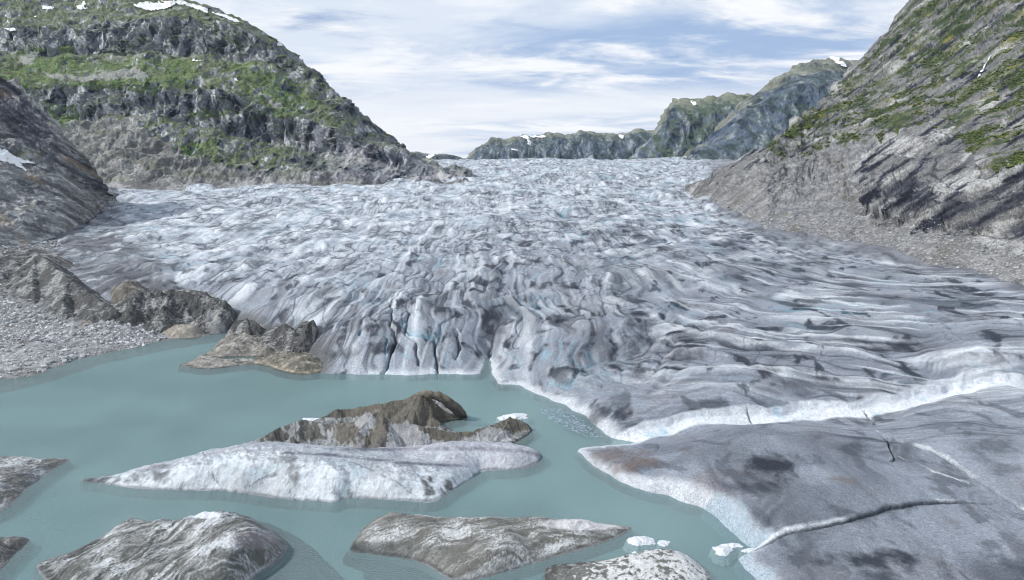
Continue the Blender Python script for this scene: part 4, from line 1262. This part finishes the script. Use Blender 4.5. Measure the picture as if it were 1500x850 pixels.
rock('moraine_heap', 'dark rubble wall banked against the ice edge behind the gravel mound', 'moraine heap',
     [(165,478,3),(200,490,1.5),(240,488,1.2),(285,488,.5),(320,488,.3),(345,480,1),(350,460,4),(330,440,7),(300,428,9),(250,424,9.5),(200,430,9),(170,450,7)],
     [(205,428,11.5),(250,427,11),(300,430,10.5),(325,440,9),(215,455,8),(250,455,7.5),(290,455,6.5),(320,465,4.5),(230,475,3.2),(270,474,2.6),(190,465,5.5),(305,476,2.2)], .26, 2.4, 560, colf=heap_col(560, .9), edge=.5, sub=3, sl=.6, ledge=-.3, ridges=[([(175,436,9),(205,428,11.5),(250,427,11.2),(300,430,10.6),(325,440,9),(342,458,5)], .95), ([(250,427,11.2),(240,455,7),(232,484,2)], .9), ([(300,430,10.6),(298,455,6),(304,482,1.4)], .9), ([(205,428,11.5),(190,455,7),(178,480,2.6)], .85), ([(325,440,9),(326,462,4.6),(330,480,1)], 1.0)])
rock('moraine_heap', 'small pointed tan heap on top of the dark rubble wall', 'moraine heap',
     [(165,428,9),(185,434,9),(210,432,9),(212,424,9.6),(195,415,10),(172,418,10)],
     [(185,411,13),(195,420,11.5),(178,422,11)], .2, 1.8, 570, colf=tan_col(570, lin(122, 118, 110), lin(86, 84, 80), lin(168, 164, 156)), edge=.3, sub=2)
for i, (out, ct, lab) in enumerate([
    # outline, control heights, label, crest lines
    ([(340,492,1.5),(365,500,1.5),(388,492,2.5),(385,476,4),(360,468,5),(342,474,4)], [(362,466,7.0),(375,474,5.6),(352,480,4.4)], 'dark angular debris block left of the ice corner'),
    ([(385,508,2),(415,512,1.5),(440,500,3),(432,484,5),(405,478,6),(388,486,4.5)], [(420,476,7.4),(405,487,5.4),(425,492,4.6)], 'grey slab of dirty ice leaning at the ice corner'),
    ([(425,520,1.5),(450,518,1.5),(468,500,3),(462,478,6),(445,470,7),(430,490,5)], [(455,470,8.4),(446,488,6.4),(450,502,4.4)], 'rubble ridge climbing the ice beside the leaning slab')]):
    rock('debris_block', lab, 'debris block', out, ct, .15, 1.6, 580 + 10 * i, colf=heap_col(580 + 10 * i, .95), edge=.3, sub=2, sl=1.2, ledge=-.2, ridges=[
        [([(344,480,4.4),(362,466,7.0),(380,477,5.0)], 1.2), ([(362,466,7.0),(366,490,3.0)], 1.1)],
        [([(392,489,4.6),(420,476,7.4),(436,492,4.6)], 1.1), ([(420,476,7.4),(414,500,3.4)], 1.1)],
        [([(432,508,3),(446,487,6.4),(457,469,8.4),(465,484,6.6)], 1.1), ([(457,469,8.4),(460,498,4.0)], 1.1)]][i])
rock('ice_block', 'clean pale blue ice block wedged among dark debris', 'ice block',
     [(308,486,.4),(330,486,.4),(342,478,1),(338,466,2.5),(322,466,2.5),(310,474,1.5)], [(328,463,4.0),(320,472,2.8),(332,474,2.4)], .12, .8, 620, mat=M_BERG,
     colf=c_white, edge=.3, sub=1)

# ------------------------------------------------------------------ boulders on the shore
def rock_mesh(name, seed, r=1.0):
    """angular boulder: subdivided cube pushed by planes"""
    rs = np.random.RandomState(seed)
    n = 7
    V = []; Fq = []
    lin_ = np.linspace(-1, 1, n)
    for ax in range(3):
        for sgn in (-1, 1):
            b = len(V)
            for u in lin_:
                for v in lin_:
                    p = [0, 0, 0]; p[ax] = sgn; p[(ax + 1) % 3] = u; p[(ax + 2) % 3] = v * sgn
                    V.append(p)
            for i in range(n - 1):
                for j in range(n - 1):
                    Fq.append((b + i * n + j, b + (i + 1) * n + j, b + (i + 1) * n + j + 1, b + i * n + j + 1))
    V = np.array(V, float); V /= np.linalg.norm(V, axis=1, keepdims=True)
    dirs = rs.normal(size=(11, 3)); dirs /= np.linalg.norm(dirs, axis=1, keepdims=True)
    lim = .55 + .4 * rs.rand(11)
    rad = np.ones(len(V))
    for d, l in zip(dirs, lim):
        dp = V @ d
        rad = np.where(dp > .05, np.minimum(rad, l / np.maximum(dp, .05)), rad)
    V = V * rad[:, None] * [1.25, .95, .75] * r
    g = .42 + .25 * rs.rand()
    c = np.zeros((len(V), 3)) + np.array([g, g, g * .99]) * .85
    return V, np.array(Fq), c
protos = []
for s in range(6):
    V, Fq, c = rock_mesh('boulder', 700 + s)
    protos.append(build_mesh('boulder', V, Fq, c, False))
for me in protos:
    me.materials.append(M_DIRT)
hx, hy = P(np.array([-20, 0, 60, 100, 150, 200, 245, 295]), np.array([558, 556, 548, 531, 519, 509, 498, 493]), 0)[:2]


def ground_at(x, y):
    i = int(np.clip(np.searchsorted(yv, y), 0, len(yv) - 1)); j = int(np.clip(round((x - xx[0]) / .42), 0, len(xx) - 1))
    return float(Zm[i, j])
nb = 0
rs = np.random.RandomState(11)
while nb < 150:
    px_ = rs.uniform(-10, 300); py_ = rs.uniform(430, 556)
    shore = np.interp(px_, [0, 60, 100, 150, 200, 245, 295], [556, 548, 531, 519, 509, 498, 493])
    if py_ > shore - 1:
        continue
    hz = np.interp(py_, [430, 480, 520, 556], [8, 4, 2, .3])
    x, y, _ = P(px_, py_, hz)
    z = ground_at(x, y)
    if z < .1:
        continue
    s = rs.choice([.45, .6, .8, 1.1, 1.5], p=[.3, .3, .22, .13, .05])
    o = bpy.data.objects.new('boulder', protos[rs.randint(6)])
    COL.objects.link(o)
    o.location = (x, y, z + .12 * s); o.scale = (s * rs.uniform(.8, 1.3), s, s * rs.uniform(.7, 1.1)); o.rotation_euler = (rs.uniform(-.3, .3), rs.uniform(-.3, .3), rs.uniform(0, 6.28))
    o['label'] = 'angular pale grey boulder lying among the rubble of the left shore'
    o['category'] = 'boulder'; o['group'] = 'boulders on the left rubble shore'
    nb += 1


def scatter(name, pts, sizes, seeds, label, mat, tone=(.4, .4, .4), flat=.8, var=.5):
    Vs, Fs, Cs = [], [], []; off = 0
    r_ = np.random.RandomState(seeds)
    base = []
    for s in range(8):
        rsx = np.random.RandomState(seeds + s)
        v = np.array([(1, 0, 0), (-1, 0, 0), (0, 1, 0), (0, -1, 0), (0, 0, 1), (0, 0, -1)], float)
        fs = [(4, 0, 2), (4, 2, 1), (4, 1, 3), (4, 3, 0), (5, 2, 0), (5, 1, 2), (5, 3, 1), (5, 0, 3)]
        vs = list(v); ff = []
        for a, b, c in fs:
            ab = (vs[a] + vs[b]); ab = ab / np.linalg.norm(ab); bc = (vs[b] + vs[c]); bc = bc / np.linalg.norm(bc); ca = (vs[c] + vs[a]); ca = ca / np.linalg.norm(ca)
            k_ = len(vs); vs += [ab, bc, ca]; ff += [(a, k_, k_ + 2), (b, k_ + 1, k_), (c, k_ + 2, k_ + 1), (k_, k_ + 1, k_ + 2)]
        vs = np.array(vs)
        key = np.round(vs * 50).astype(int)
        h = (np.sin(key @ np.array([12.9, 78.2, 37.7]) + s * 3.1) * 43758.5) % 1.0
        base.append((vs * (.65 + .6 * h)[:, None] * [1.15, 1, flat], np.array(ff)))
    for p, s in zip(pts, sizes):
        v, f = base[r_.randint(8)]
        a = r_.rand() * 6.28; ca, sa = math.cos(a), math.sin(a)
        vv = v @ np.array([[ca, sa, 0], [-sa, ca, 0], [0, 0, 1]]) * s + p
        Vs.append(vv); Fs.append(f + off); off += len(v)
        Cs.append(np.zeros((len(v), 3)) + np.array(tone) * (1 - var / 2 + var * r_.rand()))
    me = build_mesh(name, np.vstack(Vs), np.vstack(Fs), np.vstack(Cs), False)
    return link(name, me, mat, None, kind='stuff', label=label)


HEAP = poly_world([(-20,425,9),(40,449,6.8),(75,462,5.6),(108,480,3.4),(150,477,3.0),(188,470,3.2),(160,430,8),(100,385,13.5),(52,366,18),(0,392,14)])
pts, sz = [], []
while len(pts) < 9000:
    y = float(np.exp(rs.uniform(math.log(110), math.log(385)))); x = rs.uniform(-.80, -.40) * y
    z = ground_at(x, y)
    if z < 0.02 or x > -60 or (y > 200 and x > -.52 * y):
        continue
    if inpoly(np.array([x]), np.array([y]), HEAP)[0]:
        continue
    pts.append((x, y, z)); sz.append(rs.choice([.1, .17, .28, .46], p=[.40, .36, .18, .06]) * (1 + (y > 220) * .6))
scatter('rubble', pts, sz, 900, 'loose grey stones covering the left shore', M_DIRT, (.52, .52, .525), .8, .9)

# brash ice drifting by the ice lip
pts, sz = [], []
while len(pts) < 420:
    px_ = rs.uniform(785, 885); py_ = rs.uniform(598, 645)
    if not inpoly(np.array([px_]), np.array([py_]), [(788,600),(820,598),(850,612),(872,630),(884,642),(860,640),(815,622)])[0]:
        continue
    x, y, _ = P(px_, py_, 0)
    pts.append((x, y, .01)); sz.append(rs.choice([.12, .2, .35], p=[.55, .33, .12]))
scatter('brash_ice', pts, sz, 990, 'thin grey brash ice drifting off the glacier lip', M_BERG, tuple(lin(150, 164, 178)), .25, .5)
# shrubs on the right slope
Xr, Yr_, Zr, pxr, pyr, Nr, layr = g_right
vm = pmask(pxr, pyr, [[(1120,197),(1200,155),(1260,105),(1320,25),(1330,-20),(1560,-20),(1560,235),(1440,245),(1410,205),(1345,180),(1290,200),(1200,214),(1130,236)]], 0, 10, 12)
nn1 = fbm(Xr / 22, (Zr + .5 * Yr_) / 22, 5, 171, .6)
cand = np.argwhere((vm > .5) & (.7 * nn1 + .55 * fbm(Xr / 6, (Zr + .5 * Yr_) / 6, 4, 173, .65) > .06) & (layr > .6) & (layr < 5) & (fbm(Xr / 40, (Zr + Yr_) / 40, 3, 178) > -.12))
sel = cand[np.random.RandomState(5).choice(len(cand), min(6500, len(cand)), replace=False)]
pts = [(Xr[i, j], Yr_[i, j], Zr[i, j] + .3) for i, j in sel]
sz = [float(s) for s in np.random.RandomState(6).choice([.4, .6, .85, 1.2], len(sel), p=[.4, .35, .18, .07])]
M_LEAF = attr_mat('shrub_leaves', .85, .1, 1.2, .5, ((1.5, .5),))
scatter('shrubs', pts, sz, 950, 'dark green shrubs covering the right slope', M_LEAF, tuple(lin(92, 104, 56)), .7, .9)
# boulders strewn on the right scree
cand = np.argwhere((layr > .12) & (layr < 1.2) & (pxr > 1030) & (pxr < 1560))
sel = cand[np.random.RandomState(8).choice(len(cand), 5000, replace=False)]
pts = [(Xr[i, j], Yr_[i, j], Zr[i, j]) for i, j in sel]
sz = [float(s) for s in np.random.RandomState(9).choice([.2, .35, .55, .9], len(sel), p=[.5, .33, .13, .04])]
scatter('rubble', pts, sz, 980, 'loose stones strewn over the scree at the foot of the right slope', M_DIRT, (.30, .30, .30), .8, .9)

# ------------------------------------------------------------------ lake
def water_mat():
    m = bpy.data.materials.new('lake_water'); m.use_nodes = True
    nt = m.node_tree; N, L = nt.nodes, nt.links
    b = N['Principled BSDF']
    tc = N.new('ShaderNodeTexCoord')
    n1 = N.new('ShaderNodeTexNoise'); n1.inputs['Scale'].default_value = .03; n1.inputs['Detail'].default_value = 4
    L.new(tc.outputs['Object'], n1.inputs['Vector'])
    cr = N.new('ShaderNodeMix'); cr.data_type = 'RGBA'
    L.new(n1.outputs['Fac'], cr.inputs[0])
    cr.inputs[6].default_value = (*lin(154, 179, 181), 1); cr.inputs[7].default_value = (*lin(162, 185, 186), 1)
    L.new(cr.outputs[2], b.inputs['Base Color'])
    b.inputs['Roughness'].default_value = .12
    b.inputs['IOR'].default_value = 1.33
    mp = N.new('ShaderNodeMapping'); mp.inputs['Scale'].default_value = (1, 1.6, 1)
    L.new(tc.outputs['Object'], mp.inputs['Vector'])
    n2 = N.new('ShaderNodeTexNoise'); n2.inputs['Scale'].default_value = 2.2; n2.inputs['Detail'].default_value = 5; n2.inputs['Roughness'].default_value = .6
    L.new(mp.outputs['Vector'], n2.inputs['Vector'])
    n3 = N.new('ShaderNodeTexNoise'); n3.inputs['Scale'].default_value = .035; n3.inputs['Detail'].default_value = 2
    L.new(tc.outputs['Object'], n3.inputs['Vector'])
    calm = N.new('ShaderNodeMapRange'); calm.inputs['From Min'].default_value = .38; calm.inputs['From Max'].default_value = .6
    calm.inputs['To Min'].default_value = .6
    L.new(n3.outputs['Fac'], calm.inputs['Value'])
    bp = N.new('ShaderNodeBump'); bp.inputs['Distance'].default_value = .8
    L.new(n2.outputs['Fac'], bp.inputs['Height']); L.new(calm.outputs['Result'], bp.inputs['Strength'])
    L.new(bp.outputs['Normal'], b.inputs['Normal'])
    tr = N.new('ShaderNodeBsdfTransparent'); tr.inputs[0].default_value = (.8, .95, .95, 1)
    mx = N.new('ShaderNodeMixShader'); mx.inputs[0].default_value = .55
    out = N['Material Output']
    L.new(tr.outputs[0], mx.inputs[1]); L.new(b.outputs[0], mx.inputs[2]); L.new(mx.outputs[0], out.inputs['Surface'])
    return m


def plane(name, x0, x1, y0, y1, z, mat, **props):
    me = build_mesh(name, [(x0, y0, z), (x1, y0, z), (x1, y1, z), (x0, y1, z)], [(0, 1, 2, 3)], np.zeros((4, 3)) + lin(152, 177, 176))
    return link(name, me, mat, None, **props)


plane('lake', -450, 420, -300, 420, 0, water_mat(), kind='structure', label='milky turquoise glacier lake')
M_BED = attr_mat('lake_silt', 1.0, 0.0, .05, .04, ())
plane('ground', -4100, 4100, -700, 5100, -1.6, M_BED, kind='structure', label='silt ground and lake bed')

# ------------------------------------------------------------------ sky, sun, camera
SUN_EL, SUN_AZ = math.radians(40), math.radians(-104)     # azimuth from view axis, negative = left
w = bpy.data.worlds.new('World'); scene.world = w; w.use_nodes = True
nt = w.node_tree; N, L = nt.nodes, nt.links
bg = N['Background']
sky = N.new('ShaderNodeTexSky'); sky.sky_type = 'NISHITA'; sky.sun_disc = False
sky.sun_elevation = SUN_EL; sky.sun_rotation = SUN_AZ
STR = 0.1
tc = N.new('ShaderNodeTexCoord')
sx = N.new('ShaderNodeSeparateXYZ'); L.new(tc.outputs['Generated'], sx.inputs[0])


def math_(op, a, b=None):
    n = N.new('ShaderNodeMath'); n.operation = op
    for i, v in enumerate((a, b)):
        if v is None: continue
        if isinstance(v, (int, float)): n.inputs[i].default_value = v
        else: L.new(v, n.inputs[i])
    return n.outputs[0]


zc = math_('MAXIMUM', sx.outputs['Z'], 0.0)
den = math_('ADD', zc, 0.10)
cx_ = math_('DIVIDE', sx.outputs['X'], den); cy_ = math_('DIVIDE', sx.outputs['Y'], den)
cv = N.new('ShaderNodeCombineXYZ'); L.new(cx_, cv.inputs[0]); L.new(cy_, cv.inputs[1])


def cloud(scale, stretch, detail, rough, lo, hi, off, dist=.4):
    mp = N.new('ShaderNodeMapping'); mp.inputs['Scale'].default_value = stretch; mp.inputs['Location'].default_value = off
    L.new(cv.outputs[0], mp.inputs[0])
    nz = N.new('ShaderNodeTexNoise'); nz.inputs['Scale'].default_value = scale; nz.inputs['Detail'].default_value = detail
    nz.inputs['Roughness'].default_value = rough; nz.inputs['Distortion'].default_value = dist
    L.new(mp.outputs[0], nz.inputs['Vector'])
    mr = N.new('ShaderNodeMapRange'); mr.interpolation_type = 'SMOOTHSTEP'
    mr.inputs['From Min'].default_value = lo; mr.inputs['From Max'].default_value = hi
    L.new(nz.outputs['Fac'], mr.inputs['Value'])
    return mr.outputs[0]


def mixn(fac, a, b):
    n = N.new('ShaderNodeMix'); n.data_type = 'RGBA'
    L.new(fac, n.inputs[0])
    for i, v in ((6, a), (7, b)):
        if isinstance(v, tuple): n.inputs[i].default_value = v
        else: L.new(v, n.inputs[i])
    return n.outputs[2]


def cc(r, g, b):
    c = lin(r, g, b, 1.0) / STR
    return (float(c[0]), float(c[1]), float(c[2]), 1)


shade = cloud(.6, (.9, 1.1, 1), 9, .62, .36, .60, (3.1, 1.7, 0))
bright = cloud(1.0, (.8, 1.3, 1), 9, .62, .46, .64, (7.3, 4.1, 0))
holes = cloud(.5, (.8, 1.0, 1), 8, .62, .53, .64, (1.2, 9.4, 0))
ccol = mixn(shade, cc(156, 182, 218), cc(220, 229, 242))
ccol = mixn(bright, ccol, cc(250, 251, 253))
deep = mixn(math_('MULTIPLY', 1.0, .75), sky.outputs[0], cc(84, 134, 196))
el = N.new('ShaderNodeMapRange'); el.interpolation_type = 'SMOOTHSTEP'
el.inputs['From Min'].default_value = .125; el.inputs['From Max'].default_value = .07
L.new(zc, el.inputs['Value'])
bank = cloud(.42, (.55, .9, 1), 8, .58, .33, .52, (5.0, 2.2, 0), .2)
ccol = mixn(math_('MULTIPLY', math_('MULTIPLY', bank, el.outputs[0]), .9), ccol, cc(244, 246, 250))
hi = N.new('ShaderNodeMapRange'); hi.interpolation_type = 'SMOOTHSTEP'
hi.inputs['From Min'].default_value = .09; hi.inputs['From Max'].default_value = .17
L.new(zc, hi.inputs['Value'])
final = mixn(math_('MULTIPLY', math_('MULTIPLY', holes, hi.outputs[0]), .9), ccol, deep)
L.new(final, bg.inputs['Color']); bg.inputs['Strength'].default_value = STR

sl = bpy.data.lights.new('Sun', 'SUN'); sl.energy = 3.9; sl.angle = math.radians(2); sl.color = (1, .975, .94)
so = bpy.data.objects.new('sun', sl); COL.objects.link(so)
from mathutils import Vector
sd_ = Vector((math.sin(SUN_AZ) * math.cos(SUN_EL), math.cos(SUN_AZ) * math.cos(SUN_EL), math.sin(SUN_EL)))
so.rotation_euler = sd_.to_track_quat('Z', 'Y').to_euler()
so.location = sd_ * 500

# the air of the valley
def haze(density):
    x0, x1, y0, y1, z0, z1 = -4200, 4200, -800, 5200, -4, 900
    V = [(x, y, z) for z in (z0, z1) for y in (y0, y1) for x in (x0, x1)]
    Fh = [(0, 2, 3, 1), (4, 5, 7, 6), (0, 1, 5, 4), (2, 6, 7, 3), (0, 4, 6, 2), (1, 3, 7, 5)]
    m = bpy.data.materials.new('haze'); m.use_nodes = True
    nt = m.node_tree
    for n in list(nt.nodes):
        if n.type == 'BSDF_PRINCIPLED':
            nt.nodes.remove(n)
    pv = nt.nodes.new('ShaderNodeVolumePrincipled')
    pv.inputs['Color'].default_value = (.72, .84, 1.0, 1); pv.inputs['Density'].default_value = density
    nt.links.new(pv.outputs[0], nt.nodes['Material Output'].inputs['Volume'])
    link('haze', build_mesh('haze', V, Fh, None, False), m, None, kind='stuff', label='thin blue air filling the valley')


haze(0.000035)

cam = bpy.data.cameras.new('Camera'); co = bpy.data.objects.new('camera', cam); COL.objects.link(co)
cam.lens = 24; cam.sensor_width = 36; cam.clip_end = 30000; cam.clip_start = .5
co.location = (0, 0, H); co.rotation_euler = (math.radians(90) - PITCH, 0, 0)
scene.camera = co
scene.view_settings.view_transform = 'Standard'; scene.view_settings.look = 'None'
scene.view_settings.exposure = 0.12; scene.view_settings.gamma = 1
scene.cycles.use_denoising = True
scene.cycles.max_bounces = 6
scene.cycles.pixel_filter_type = 'BLACKMAN_HARRIS'; scene.cycles.filter_width = 1.05
scene.cycles.use_adaptive_sampling = True
